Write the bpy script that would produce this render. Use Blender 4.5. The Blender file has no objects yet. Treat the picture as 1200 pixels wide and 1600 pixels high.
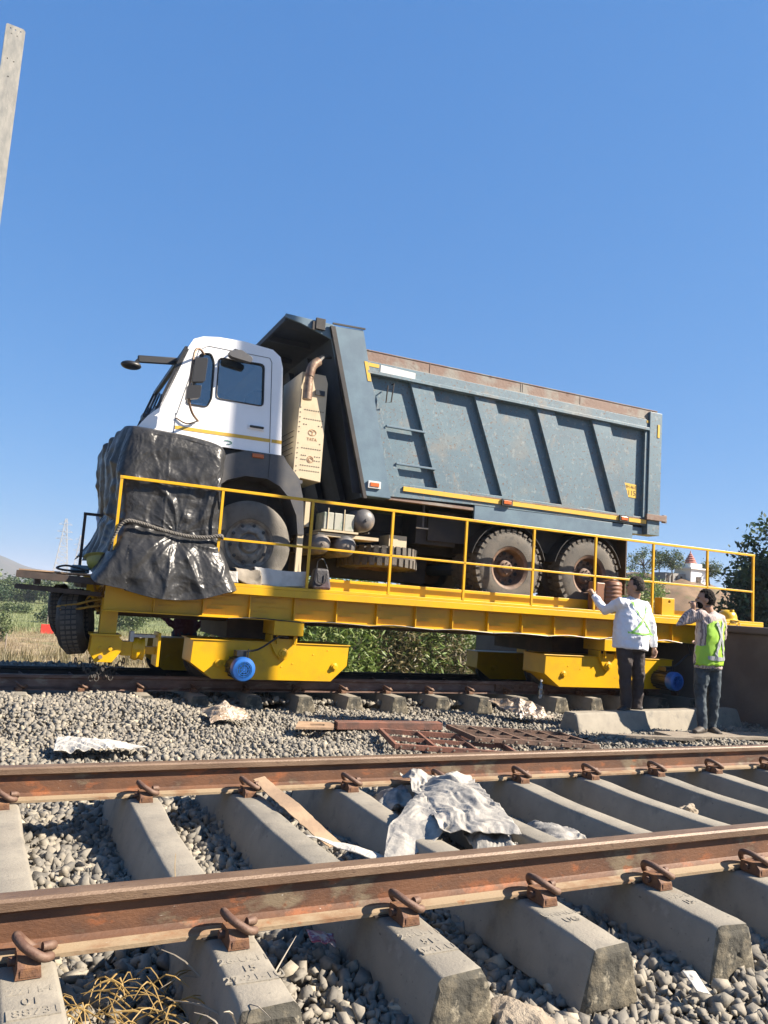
import bpy, bmesh, math, random
import numpy as np
from mathutils import Vector, Matrix, noise, geometry
from math import sin, cos, tan, pi, radians
rnd = random.Random(7)
npr = np.random.default_rng(11)
S = bpy.context.scene
COL = S.collection

# ------------------------------------------------------------------ camera
FPX, YAW, PITCH, ROLL = 1221.24, .4641, .1172, .0688
CAM = Vector((-.8264, -2.6033, 1.0797))
fw = Vector((sin(YAW)*cos(PITCH), cos(YAW)*cos(PITCH), sin(PITCH)))
rt = Vector((cos(YAW), -sin(YAW), 0)); up = rt.cross(fw)
cr = rt*cos(ROLL) + up*sin(ROLL); cu = -rt*sin(ROLL) + up*cos(ROLL)
cd = bpy.data.cameras.new('camera'); cam = bpy.data.objects.new('camera', cd); COL.objects.link(cam)
cd.sensor_fit = 'VERTICAL'; cd.sensor_height = 32; cd.lens = FPX*32/1600
cd.clip_start = .05; cd.clip_end = 6000
cam.matrix_world = Matrix(((cr.x, cu.x, -fw.x, CAM.x), (cr.y, cu.y, -fw.y, CAM.y), (cr.z, cu.z, -fw.z, CAM.z), (0, 0, 0, 1)))
S.camera = cam

# ------------------------------------------------------------------ light
SUN_EL, SUN_AZ = radians(38), radians(122)       # azimuth clockwise from +Y
W = bpy.data.worlds.new('World'); S.world = W; W.use_nodes = True
nt = W.node_tree; nt.nodes.clear()
sky = nt.nodes.new('ShaderNodeTexSky'); sky.sky_type = 'NISHITA'; sky.sun_disc = False
sky.sun_elevation = SUN_EL; sky.sun_rotation = SUN_AZ
sky.altitude = 100; sky.air_density = 1.0; sky.dust_density = 0; sky.ozone_density = 6
bg = nt.nodes.new('ShaderNodeBackground'); bg.inputs[1].default_value = .10
wo = nt.nodes.new('ShaderNodeOutputWorld')
EXPO = 1.65
# a slightly hazy winter sky: the Nishita colours with their steep rise towards the horizon evened out, the same all round
sr = nt.nodes.new('ShaderNodeSeparateColor'); cb_ = nt.nodes.new('ShaderNodeCombineColor'); nt.links.new(sky.outputs[0], sr.inputs[0])
for ch_i, (pw, kk) in enumerate(((.66, .465), (.47, .60), (.32, .88))):
    a_ = nt.nodes.new('ShaderNodeMath'); a_.operation = 'MULTIPLY'; a_.inputs[1].default_value = .1464; nt.links.new(sr.outputs[ch_i], a_.inputs[0])
    b_ = nt.nodes.new('ShaderNodeMath'); b_.operation = 'POWER'; b_.inputs[1].default_value = pw; nt.links.new(a_.outputs[0], b_.inputs[0])
    c_ = nt.nodes.new('ShaderNodeMath'); c_.operation = 'MULTIPLY'; c_.inputs[1].default_value = kk/(2**EXPO)/.1; nt.links.new(b_.outputs[0], c_.inputs[0]); nt.links.new(c_.outputs[0], cb_.inputs[ch_i])
bg.inputs[1].default_value = .10
nt.links.new(cb_.outputs[0], bg.inputs[0]); nt.links.new(bg.outputs[0], wo.inputs[0])
sd = bpy.data.lights.new('sun', 'SUN'); sun = bpy.data.objects.new('sun', sd); COL.objects.link(sun)
sd.energy = 5.0; sd.angle = radians(.53); sd.color = (1, .885, .74)
sun.rotation_euler = Vector((sin(SUN_AZ)*cos(SUN_EL), cos(SUN_AZ)*cos(SUN_EL), sin(SUN_EL))).to_track_quat('Z', 'Y').to_euler()
sun.location = (5, -8, 20)
S.view_settings.view_transform = 'Standard'; S.view_settings.look = 'None'
S.view_settings.exposure = EXPO; S.view_settings.gamma = 1; S.view_settings.use_curve_mapping = False
S.cycles.max_bounces = 6; S.cycles.transparent_max_bounces = 12
S.cycles.volume_bounces = 0

# ------------------------------------------------------------------ materials
MATS = {}
ALB = .68
def sc_(c): return tuple(min(.85, x*ALB) for x in c)
KEEP = ('white_paint', 'shirt_white', 'temple_white', 'skin', 'window_glass')
def M(name, col, rough=.6, metal=0., col2=None, sc=4., lo=.4, hi=.6, bump=0., bsc=40., spots=(), stretch=(1, 1, 1), spec=.5, alpha=1., bdist=.01):
    """spots: list of (colour, scale, lo, hi, strength)"""
    if name not in KEEP: col = sc_(col); col2 = sc_(col2) if col2 else None; spots = [(sc_(q[0]), *q[1:]) for q in spots]
    m = bpy.data.materials.new(name); m.use_nodes = True; t = m.node_tree; n = t.nodes; L = t.links
    b = n['Principled BSDF']; b.inputs['Roughness'].default_value = rough; b.inputs['Metallic'].default_value = metal
    b.inputs['Specular IOR Level'].default_value = spec
    tc = n.new('ShaderNodeTexCoord'); mp = n.new('ShaderNodeMapping'); mp.inputs['Scale'].default_value = stretch
    L.new(tc.outputs['Object'], mp.inputs[0])
    def nz(scale, det=8, ro=.6):
        x = n.new('ShaderNodeTexNoise'); x.inputs['Scale'].default_value = scale; x.inputs['Detail'].default_value = det
        x.inputs['Roughness'].default_value = ro; L.new(mp.outputs[0], x.inputs['Vector']); return x
    cur = None
    def rgb(c):
        x = n.new('ShaderNodeRGB'); x.outputs[0].default_value = (*c, 1); return x.outputs[0]
    cur = rgb(col)
    lay = ([(col2, sc, lo, hi, 1.)] if col2 else []) + list(spots)
    for i, (c, s_, a, z, st) in enumerate(lay):
        x = nz(s_); mr = n.new('ShaderNodeMapRange'); mr.inputs['From Min'].default_value = a; mr.inputs['From Max'].default_value = z
        mr.inputs['To Max'].default_value = st
        L.new(x.outputs[0], mr.inputs[0]); mx = n.new('ShaderNodeMix'); mx.data_type = 'RGBA'
        L.new(mr.outputs[0], mx.inputs['Factor']); L.new(cur, mx.inputs['A']); mx.inputs['B'].default_value = (*c, 1)
        cur = mx.outputs['Result']
    L.new(cur, b.inputs['Base Color'])
    if bump:
        x = nz(bsc, 6); bp = n.new('ShaderNodeBump'); bp.inputs['Strength'].default_value = bump; bp.inputs['Distance'].default_value = bdist
        L.new(x.outputs[0], bp.inputs['Height']); L.new(bp.outputs[0], b.inputs['Normal'])
    MATS[name] = m; return m

RUSTC = (.16, .06, .028)
M('rail_steel', (.17, .074, .034), .65, 0, (.09, .042, .024), 3, .42, .6, .5, 60, [((.24, .19, .12), 3.0, .56, .63, .75), ((.34, .11, .035), 7, .56, .64, .8), ((.08, .045, .03), 14, .58, .66, .6), ((.62, .58, .50), 45, .70, .73, .8)], (1, 1, 2.0), bdist=.004)
M('rail_head', (.17, .105, .065), .5, .15, (.25, .165, .105), 4, .4, .65, .3, 80, [((.07, .04, .03), 20, .6, .7, .7)], (1, 3, 3))
M('rail_foot', (.33, .245, .15), .75, 0, (.24, .13, .065), 5, .5, .66, .6, 70, [((.5, .46, .38), 60, .66, .72, .8), ((.3, .1, .03), 11, .62, .72, .7)], (1, 2, 2), bdist=.003)
M('rail_black', (.018, .016, .016), .6, 0, (.04, .03, .025), 6)
M('rail_far', (.22, .13, .095), .6, 0, (.13, .07, .05), 4, .42, .6, .4, 50, [((.32, .26, .2), 5, .56, .66, .8)], (1, 1, 3))
M('clip_rust', (.13, .065, .042), .65, .1, (.20, .12, .08), 30, .4, .6, .5, 150, bdist=.003)
M('shoulder_rust', (.24, .115, .05), .75, 0, (.13, .06, .035), 25, .4, .6, .6, 120, bdist=.004)
M('concrete', (.30, .27, .215), .85, 0, (.24, .22, .18), 5, .35, .65, .5, 90, [((.15, .14, .12), 6, .52, .70, .75), ((.07, .07, .065), 42, .66, .70, .8), ((.25, .17, .1), 2.6, .60, .75, .6), ((.40, .37, .31), 11, .60, .70, .5), ((.06, .06, .055), 110, .68, .72, .8)], bdist=.005)
M('concrete_b', (.35, .315, .25), .85, 0, (.28, .25, .20), 6, .35, .65, .5, 90, [((.16, .15, .13), 7, .54, .70, .75), ((.09, .09, .08), 50, .67, .71, .8), ((.27, .20, .12), 3, .62, .76, .6), ((.06, .06, .055), 110, .68, .72, .8)], bdist=.005)
M('concrete_end', (.26, .22, .15), .95, 0, (.075, .07, .055), 9, .33, .52, 1., 60, [((.42, .37, .27), 22, .58, .66, .8)], bdist=.006)
M('ballast_soil', (.12, .105, .085), .95, 0, (.07, .062, .052), 20, .4, .6, 1, 50, bdist=.03)
M('mast_steel', (.40, .385, .34), .6, .2, (.27, .27, .25), 4, .4, .65, .3, 30, [((.5, .47, .42), 15, .6, .7, .7)], (3, 3, 1))

def stone_mat():
    m = bpy.data.materials.new('ballast_stone'); m.use_nodes = True; t = m.node_tree; n = t.nodes; L = t.links
    b = n['Principled BSDF']; b.inputs['Roughness'].default_value = .85
    at = n.new('ShaderNodeAttribute'); at.attribute_name = 'tone'
    cr_ = n.new('ShaderNodeValToRGB'); e = cr_.color_ramp.elements
    e[0].color = (.095, .088, .076, 1); e[1].color = (.34, .295, .22, 1)
    for p, c in ((.3, (.145, .134, .113, 1)), (.7, (.205, .184, .148, 1)), (.95, (.26, .23, .175, 1))):
        x = e.new(p); x.color = c
    L.new(at.outputs['Fac'], cr_.inputs[0])
    tc = n.new('ShaderNodeTexCoord'); nz = n.new('ShaderNodeTexNoise'); nz.inputs['Scale'].default_value = 60; nz.inputs['Detail'].default_value = 6
    L.new(tc.outputs['Object'], nz.inputs[0])
    mr = n.new('ShaderNodeMapRange'); mr.inputs['To Min'].default_value = .7; mr.inputs['To Max'].default_value = 1.3
    L.new(nz.outputs[0], mr.inputs[0]); mx = n.new('ShaderNodeMix'); mx.data_type = 'RGBA'; mx.blend_type = 'MULTIPLY'; mx.inputs['Factor'].default_value = 1
    L.new(cr_.outputs[0], mx.inputs['A']); L.new(mr.outputs[0], mx.inputs['B']); L.new(mx.outputs['Result'], b.inputs['Base Color'])
    bp = n.new('ShaderNodeBump'); bp.inputs['Strength'].default_value = .6; bp.inputs['Distance'].default_value = .004
    L.new(nz.outputs[0], bp.inputs['Height']); L.new(bp.outputs[0], b.inputs['Normal'])
    MATS['stone'] = m
stone_mat()

# ------------------------------------------------------------------ mesh helpers
TM = Matrix.Translation((1.427, 6.474, -.053)) @ Matrix.Rotation(-.0409, 4, 'Z')     # frame of the far track: x along it, y away
FM = TM @ Matrix.Rotation(-.0091, 4, 'Y') @ Matrix.Rotation(-.048, 4, 'X')                                            # the same with its slight grade
OFF = {}
def cat_rom(pts, n=6, closed=False):
    P = [Vector(p) for p in pts]; out = []; N = len(P)
    for i in range(N if closed else N-1):
        a, b, c, d = (P[(i+k) % N] if closed else P[min(max(i+k, 0), N-1)] for k in (-1, 0, 1, 2))
        for j in range(n):
            t = j/n; out.append(.5*((2*b)+(-a+c)*t+(2*a-5*b+4*c-d)*t*t+(-a+3*b-3*c+d)*t**3))
    if not closed: out.append(P[-1].copy())
    return out
class MB:
    def __init__(s): s.v = []; s.f = []; s.mi = []; s.cur = 0
    def m(s, i): s.cur = i; return s
    def add(s, vs, fs):
        o = len(s.v); s.v += [tuple(v) for v in vs]; s.f += [tuple(i+o for i in f) for f in fs]; s.mi += [s.cur]*len(fs); return s
    def box(s, x0, x1, y0, y1, z0, z1):
        return s.add([(x, y, z) for x in (x0, x1) for y in (y0, y1) for z in (z0, z1)],
                     [(0, 1, 3, 2), (4, 6, 7, 5), (0, 4, 5, 1), (2, 3, 7, 6), (0, 2, 6, 4), (1, 5, 7, 3)])
    def obox(s, c, ax, ay, az):                      # oriented box: centre, three half-axis vectors
        c, ax, ay, az = map(Vector, (c, ax, ay, az))
        return s.add([c+ax*i+ay*j+az*k for i in (-1, 1) for j in (-1, 1) for k in (-1, 1)],
                     [(0, 1, 3, 2), (4, 6, 7, 5), (0, 4, 5, 1), (2, 3, 7, 6), (0, 2, 6, 4), (1, 5, 7, 3)])
    def bar(s, p, q, w, h=None, upv=(0, 0, 1)):      # rectangular bar between two points
        p, q = Vector(p), Vector(q); h = h or w; d = (q-p); l = d.length; d.normalize(); u = Vector(upv)
        if abs(d.dot(u)) > .95: u = Vector((0, 1, 0))
        a = d.cross(u).normalized(); b = a.cross(d).normalized()
        return s.obox((p+q)/2, d*l/2, a*w/2, b*h/2)
    def panel(s, loops, a, b, ax='y'):               # polygon with holes, given thickness a..b along ax
        flat = [p for l in loops for p in l]; tri = geometry.tessellate_polygon([[Vector((p[0], p[1], 0)) for p in l] for l in loops])
        def P(p, t): return {'y': (p[0], t, p[1]), 'x': (t, p[0], p[1]), 'z': (p[0], p[1], t)}[ax]
        n = len(flat); vs = [P(p, a) for p in flat]+[P(p, b) for p in flat]; fs = [tuple(t) for t in tri]+[tuple(i+n for i in reversed(t)) for t in tri]
        k = 0
        for l in loops:
            m = len(l)
            for i in range(m): j = (i+1) % m; fs.append((k+i, k+j, k+j+n, k+i+n))
            k += m
        return s.add(vs, fs)
    def tube(s, pts, r, n=8, closed=False, sm=0):
        P = cat_rom(pts, sm, closed) if sm else [Vector(p) for p in pts]
        N = len(P); vs = []; prev = None
        for i, p in enumerate(P):
            if closed: d = P[(i+1) % N]-P[i-1]
            else: d = P[min(i+1, N-1)]-P[max(i-1, 0)]
            d.normalize()
            if prev is None:
                a = d.orthogonal().normalized()
            else:
                a = (prev-d*prev.dot(d)).normalized()
            prev = a; b = d.cross(a)
            R = r[min(i*len(r)//N, len(r)-1)] if isinstance(r, (list, tuple)) else r
            if isinstance(r, (list, tuple)):
                t = i/(N-1)*(len(r)-1); k = min(int(t), len(r)-2); R = r[k]*(1-(t-k))+r[k+1]*(t-k)
            vs += [p+a*R*cos(2*pi*j/n)+b*R*sin(2*pi*j/n) for j in range(n)]
        fs = []
        for i in range(N if closed else N-1):
            for j in range(n):
                k = (j+1) % n; i2 = (i+1) % N
                fs.append((i*n+j, i2*n+j, i2*n+k, i*n+k))
        if not closed: fs += [tuple(range(n)), tuple((N-1)*n+j for j in reversed(range(n)))]
        return s.add(vs, fs)
    def lathe(s, prof, c=(0, 0, 0), ax='y', n=32, caps=False):    # prof: (radius, along)
        c = Vector(c); vs = []
        for r, t in prof:
            for j in range(n):
                a = 2*pi*j/n
                vs.append(c+Vector({'y': (r*cos(a), t, r*sin(a)), 'z': (r*cos(a), r*sin(a), t), 'x': (t, r*cos(a), r*sin(a))}[ax]))
        fs = [(i*n+j, i*n+(j+1) % n, (i+1)*n+(j+1) % n, (i+1)*n+j) for i in range(len(prof)-1) for j in range(n)]
        if caps: fs += [tuple(range(n)), tuple((len(prof)-1)*n+j for j in range(n))]
        return s.add(vs, fs)
    def grid(s, fn, nu, nv, thick=0):
        vs = [fn(u/nu, v/nv) for v in range(nv+1) for u in range(nu+1)]; w = nu+1
        return s.add(vs, [(v*w+u, v*w+u+1, (v+1)*w+u+1, (v+1)*w+u) for v in range(nv) for u in range(nu)])
    def ball(s, c, rx, ry=None, rz=None, n=14, m=9):
        ry = ry or rx; rz = rz or rx; c = Vector(c)
        vs = [c+Vector((rx*sin(pi*i/m)*cos(2*pi*j/n), ry*sin(pi*i/m)*sin(2*pi*j/n), rz*cos(pi*i/m))) for i in range(m+1) for j in range(n)]
        return s.add(vs, [(i*n+j, i*n+(j+1) % n, (i+1)*n+(j+1) % n, (i+1)*n+j) for i in range(m) for j in range(n)])
    def mesh(s, name, mats, smooth=None, off=(0, 0, 0)):
        me = bpy.data.meshes.new(name); o = Vector(off)
        me.from_pydata([tuple(Vector(v)-o) for v in s.v], [], s.f)
        for m in (mats if isinstance(mats, (list, tuple)) else [mats]): me.materials.append(MATS[m])
        me.polygons.foreach_set('material_index', s.mi)
        bm = bmesh.new(); bm.from_mesh(me); bmesh.ops.remove_doubles(bm, verts=bm.verts, dist=1e-5); bmesh.ops.recalc_face_normals(bm, faces=bm.faces); bm.to_mesh(me); bm.free()
        if smooth:
            me.shade_smooth(); me.set_sharp_from_angle(angle=radians(smooth))
        return me
    def build(s, name, mats, parent=None, smooth=None, bevel=0, solid=0, kind=None):
        off = OFF.get(parent.name, (0, 0, 0)) if parent else (0, 0, 0)
        o = bpy.data.objects.new(name, s.mesh(name, mats, smooth, off)); COL.objects.link(o)
        if parent: o.parent = parent; OFF[o.name] = off
        if solid:
            md = o.modifiers.new('s', 'SOLIDIFY'); md.thickness = solid
        if bevel:
            md = o.modifiers.new('b', 'BEVEL'); md.width = bevel; md.segments = 2; md.limit_method = 'ANGLE'; md.angle_limit = radians(40)
        if kind: o['kind'] = kind
        return o
def thing(name, label, cat, base=(0, 0, 0), frame=None, group=None):
    o = bpy.data.objects.new(name, None); COL.objects.link(o); o.empty_display_size = .2
    o.matrix_world = (frame if frame is not None else Matrix()) @ Matrix.Translation(base)
    OFF[o.name] = Vector(base); o['label'] = label; o['category'] = cat
    if group: o['group'] = group
    return o
def tag(o, label, cat, group=None, frame=None, base=None):
    """a thing that is one mesh; base: its origin (vertices are moved to match)"""
    o['label'] = label; o['category'] = cat
    if group: o['group'] = group
    if base is not None:
        o.data.transform(Matrix.Translation(-Vector(base)))
        o.matrix_world = (frame if frame is not None else Matrix()) @ Matrix.Translation(base)
    elif frame is not None: o.matrix_world = frame
    return o
def struct(name, mb, mats, smooth=None, frame=None, kind='structure'):
    o = mb.build(name, mats, smooth=smooth); o['kind'] = kind
    if frame is not None: o.matrix_world = frame
    return o
def copy_tree(o, parent=None):
    c = o.copy(); COL.objects.link(c); c.parent = parent
    if o.name in OFF: OFF[c.name] = OFF[o.name]
    for ch in [x for x in o.children]: copy_tree(ch, c)
    return c
def np_mesh(name, V, F, mats, kind=None, tone=None, mi=None):
    """V (n,3), F (m,k)"""
    me = bpy.data.meshes.new(name); k = F.shape[1]
    me.vertices.add(len(V)); me.vertices.foreach_set('co', V.astype(np.float32).ravel())
    me.loops.add(F.size); me.loops.foreach_set('vertex_index', F.astype(np.int32).ravel())
    me.polygons.add(len(F)); me.polygons.foreach_set('loop_start', np.arange(0, F.size, k, dtype=np.int32)); me.polygons.foreach_set('loop_total', np.full(len(F), k, dtype=np.int32))
    for m in (mats if isinstance(mats, list) else [mats]): me.materials.append(MATS[m])
    if mi is not None: me.polygons.foreach_set('material_index', mi.astype(np.int32))
    me.update(calc_edges=True)
    if tone is not None:
        a = me.attributes.new('tone', 'FLOAT', 'FACE'); a.data.foreach_set('value', tone.astype(np.float32))
    o = bpy.data.objects.new(name, me); COL.objects.link(o)
    if kind: o['kind'] = kind
    return o
def text_mb(txt, size, depth=0, font=None):
    cu_ = bpy.data.curves.new('t', 'FONT'); cu_.body = txt; cu_.size = size; cu_.extrude = depth; cu_.align_x = 'CENTER'; cu_.resolution_u = 3
    o = bpy.data.objects.new('t', cu_); COL.objects.link(o); dg = bpy.context.evaluated_depsgraph_get()
    me = bpy.data.meshes.new_from_object(o.evaluated_get(dg)); v = [x.co.copy() for x in me.vertices]; f = [tuple(p.vertices) for p in me.polygons]
    bpy.data.objects.remove(o); bpy.data.curves.remove(cu_); bpy.data.meshes.remove(me); return v, f
def sstep(a, b, x):
    t = np.clip((x-a)/(b-a), 0, 1); return t*t*(3-2*t)

# ------------------------------------------------------------------ ground
def ground_h(x, y):
    h = -.25+0*x
    h = h+.14*sstep(4.4, 5.6, y)*(1-sstep(.4, 2.2, x))
    h = np.where(y > 9.4, h-(h+3.0)*sstep(9.4, 15.5, y), h)
    h = h+.12*np.sin(x*.13+1)*np.cos(y*.11)*sstep(20, 40, y)
    return h
def ground():
    xs = np.concatenate([-np.geomspace(3000, 16, 26), np.linspace(-14, 24, 77), np.geomspace(27, 3000, 26)])
    ys = np.concatenate([-np.geomspace(400, 6, 12), np.linspace(-5, 14, 60), np.geomspace(15, 3600, 44)])
    X, Y = np.meshgrid(xs, ys); Z = ground_h(X, Y)
    V = np.stack([X, Y, Z], -1).reshape(-1, 3); w = len(xs)
    i = np.arange((len(ys)-1)*w).reshape(len(ys)-1, w)[:, :-1].ravel()
    o = np_mesh('ground', V, np.stack([i, i+1, i+w+1, i+w], -1), 'field'); o['kind'] = 'structure'
def field_mat():
    m = bpy.data.materials.new('field'); m.use_nodes = True; t = m.node_tree; n = t.nodes; L = t.links; b = n['Principled BSDF']; b.inputs['Roughness'].default_value = .95
    tc = n.new('ShaderNodeTexCoord'); sp = n.new('ShaderNodeSeparateXYZ'); L.new(tc.outputs['Object'], sp.inputs[0])
    def nz(s, d=8):
        x = n.new('ShaderNodeTexNoise'); x.inputs['Scale'].default_value = s; x.inputs['Detail'].default_value = d; L.new(tc.outputs['Object'], x.inputs[0]); return x.outputs[0]
    def mr(v, a, z):
        x = n.new('ShaderNodeMapRange'); x.inputs['From Min'].default_value = a; x.inputs['From Max'].default_value = z; L.new(v, x.inputs[0]); return x.outputs[0]
    def mix(f, a, c):
        a = sc_(a) if isinstance(a, tuple) else a; c = sc_(c) if isinstance(c, tuple) else c; x = n.new('ShaderNodeMix'); x.data_type = 'RGBA'; L.new(f, x.inputs['Factor'])
        for k, q in (('A', a), ('B', c)):
            if isinstance(q, tuple): x.inputs[k].default_value = (*q, 1)
            else: L.new(q, x.inputs[k])
        return x.outputs['Result']
    ad = n.new('ShaderNodeMath'); ad.operation = 'MULTIPLY_ADD'; L.new(nz(.12), ad.inputs[0]); ad.inputs[1].default_value = 14; L.new(sp.outputs[1], ad.inputs[2])
    dry = mix(mr(nz(1.2), .4, .6), (.40, .31, .18), (.26, .19, .105))
    dry = mix(mr(nz(.35), .5, .62), dry, (.22, .20, .09))
    green = mix(mr(nz(.25), .4, .6), (.14, .17, .055), (.22, .24, .08))
    fld = mix(mr(ad.outputs[0], 66, 76), dry, green)
    fld = mix(mr(sp.outputs[1], 200, 420), fld, (.2, .2, .12))
    soil = mix(mr(nz(18), .4, .6), (.24, .21, .165), (.15, .13, .105))
    c = mix(mr(sp.outputs[1], 9.6, 10.3), soil, fld); L.new(c, b.inputs['Base Color'])
    bp = n.new('ShaderNodeBump'); bp.inputs['Strength'].default_value = .8; bp.inputs['Distance'].default_value = .05; L.new(nz(6), bp.inputs['Height']); L.new(bp.outputs[0], b.inputs['Normal'])
    MATS['field'] = m
field_mat(); ground()

# ------------------------------------------------------------------ ballast stones (nobody could count them: one object each side)
def hulls(k, npt, seed):
    out = []; g = np.random.default_rng(seed)
    for _ in range(k):                       # crushed rock: a jittered block with some corners knocked off
        C_ = np.array([[a, b, c] for a in (-1, 1) for b in (-1, 1) for c in (-1, 1)], float)*g.uniform(.55, .95, (8, 1))
        P = C_+g.uniform(-.38, .38, (8, 3)); P = np.concatenate([P[:npt-3], g.normal(size=(3, 3))*.7]); P *= g.uniform([.8, .6, .38], [1.2, .95, .66])
        bm = bmesh.new(); [bm.verts.new(p) for p in P]; bmesh.ops.convex_hull(bm, input=bm.verts)
        for v in [v for v in bm.verts if not v.link_faces]: bm.verts.remove(v)
        bmesh.ops.triangulate(bm, faces=bm.faces); bm.verts.index_update()
        out.append((np.array([v.co for v in bm.verts]), np.array([[v.index for v in f.verts] for f in bm.faces]))); bm.free()
    return out
HULL = hulls(12, 11, 3)+hulls(6, 9, 5)
def in_view(x, y, mg=.9):
    dx = x-CAM.x; dy = y-CAM.y; f_ = dx*sin(YAW)+dy*cos(YAW); r_ = dx*cos(YAW)-dy*sin(YAW)
    return (f_ > .9) & (np.abs(r_) < .52*f_+mg)
def scatter(name, regs, label=None):
    Vs, Fs, Ts = [], [], []; o = 0
    for (x0, x1, y0, y1, sp, r0, r1, zf) in regs:
        gx, gy = np.meshgrid(np.arange(x0, x1, sp), np.arange(y0, y1, sp)); x = (gx+npr.uniform(-.5, .5, gx.shape)*sp).ravel(); y = (gy+npr.uniform(-.5, .5, gy.shape)*sp).ravel()
        k = in_view(x, y); x, y = x[k], y[k]; z = zf(x, y)+npr.uniform(-.010, .018, x.shape)
        k = z > -5; x, y, z = x[k], y[k], z[k]
        r = r0+(r1-r0)*npr.random(x.shape)**2.0; which = npr.integers(0, len(HULL), x.shape)
        q = npr.normal(size=(len(x), 4)); q[:, 1:3] *= .55; q /= np.linalg.norm(q, axis=1)[:, None]; a, b, c, d = q.T
        R = np.stack([np.stack([1-2*(c*c+d*d), 2*(b*c-a*d), 2*(b*d+a*c)], -1), np.stack([2*(b*c+a*d), 1-2*(b*b+d*d), 2*(c*d-a*b)], -1), np.stack([2*(b*d-a*c), 2*(c*d+a*b), 1-2*(b*b+c*c)], -1)], -2)
        tone = np.clip(npr.normal(.5, .22, x.shape), 0, 1)
        for h, (hv, hf) in enumerate(HULL):
            m = which == h
            if not m.any(): continue
            v = np.einsum('nij,kj->nki', R[m], hv)*r[m][:, None, None]+np.stack([x[m], y[m], z[m]], -1)[:, None, :]
            n_ = v.shape[0]; Vs.append(v.reshape(-1, 3)); Fs.append((hf[None]+(np.arange(n_)*len(hv))[:, None, None]+o).reshape(-1, 3)); Ts.append(np.repeat(tone[m], len(hf))); o += n_*len(hv)
    ob = np_mesh(name, np.concatenate(Vs), np.concatenate(Fs), 'stone', 'stuff', np.concatenate(Ts)); ob['label'] = label; ob['category'] = 'ballast'
    return ob
LT = TM.inverted()
def zf_near(x, y): return ground_h(x, y)+.035+.02*np.sin(x*5+y*3)
def zf_far(x, y):
    # gravel between the far sleepers and past them
    ty = (y-6.474)+.0409*(x-1.427)
    z = ground_h(x, y)+.03; inn = (ty > -.55) & (ty < 2.35)
    return np.where(inn, -.15-.05*ty, z)
scatter('ballast', [(-2.4, 4.6, -1.9, 2.6, .05, .022, .030, lambda x, y: ground_h(x, y)+.012), (-2.4, 4.6, -1.9, 2.6, .027, .011, .039, zf_near), (4.6, 9.5, .5, 2.6, .05, .022, .045, zf_near), (-3, 10, 2.6, 6.2, .033, .013, .034, zf_near), (-4, 12, 6.2, 9.6, .06, .025, .045, zf_far)],
        'grey brown crushed stone ballast lying around and between the tracks')

# ------------------------------------------------------------------ rails
RAILP = [(-.068, 0), (.068, 0), (.068, .012), (.03, .022), (.010, .036), (.009, .115), (.016, .124), (.036, .130), (.036, .155), (.028, .163), (-.028, .163), (-.036, .155), (-.036, .130), (-.016, .124), (-.009, .115), (-.010, .036), (-.03, .022), (-.068, .012)]
def rail(label, y, x0, x1, frame=None, mats=('rail_steel', 'rail_head', 'rail_foot'), step=.5):
    mb = MB(); n = len(RAILP); xs = np.arange(x0, x1+.01, step); mb.v = [(x, y+p[0], p[1]) for x in xs for p in RAILP]
    for i in range(len(xs)-1):
        for j in range(n):
            k = (j+1) % n; zc = (RAILP[j][1]+RAILP[k][1])/2
            mb.f.append((i*n+j, (i+1)*n+j, (i+1)*n+k, i*n+k)); mb.mi.append(1 if zc > .128 else 2 if zc < .026 else 0)
    mb.f += [tuple(range(n))]; mb.mi += [0]
    o = mb.build('rail', list(mats), smooth=35); tag(o, label, 'rail', None, frame, ((x0+x1)/2, y, 0)); return o
G = 1.743
rail('nearest rusty steel rail clipped across the exposed concrete sleepers in the foreground', 0, -3.5, 22)
rail('second rusty steel rail behind the crumpled grey cloth, bordering the gravel strip', G, -4, 26)
FR = ('rail_far', 'rail_far', 'rail_far')
fr = rail('brown rail under the near side wheels of the yellow trolley', 0, -8, 7, FM, FR)
rail('black coated rail under the far side wheels of the yellow trolley', G, -8, 7.2, FM, ('rail_black', 'rail_black', 'rail_black'))
fp = MB(); fp.box(4.06, 4.50, -.05, -.012, .03, .125)
for k in range(4): fp.lathe([(0, -.075), (.015, -.075), (.015, -.05)], (4.12+.11*k, 0, .078), 'y', 6)
fpo = fp.build('fishplate', 'clip_rust'); fpo.data.transform(Matrix.Translation((.5, 0, 0))); fpo.parent = fr

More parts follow.
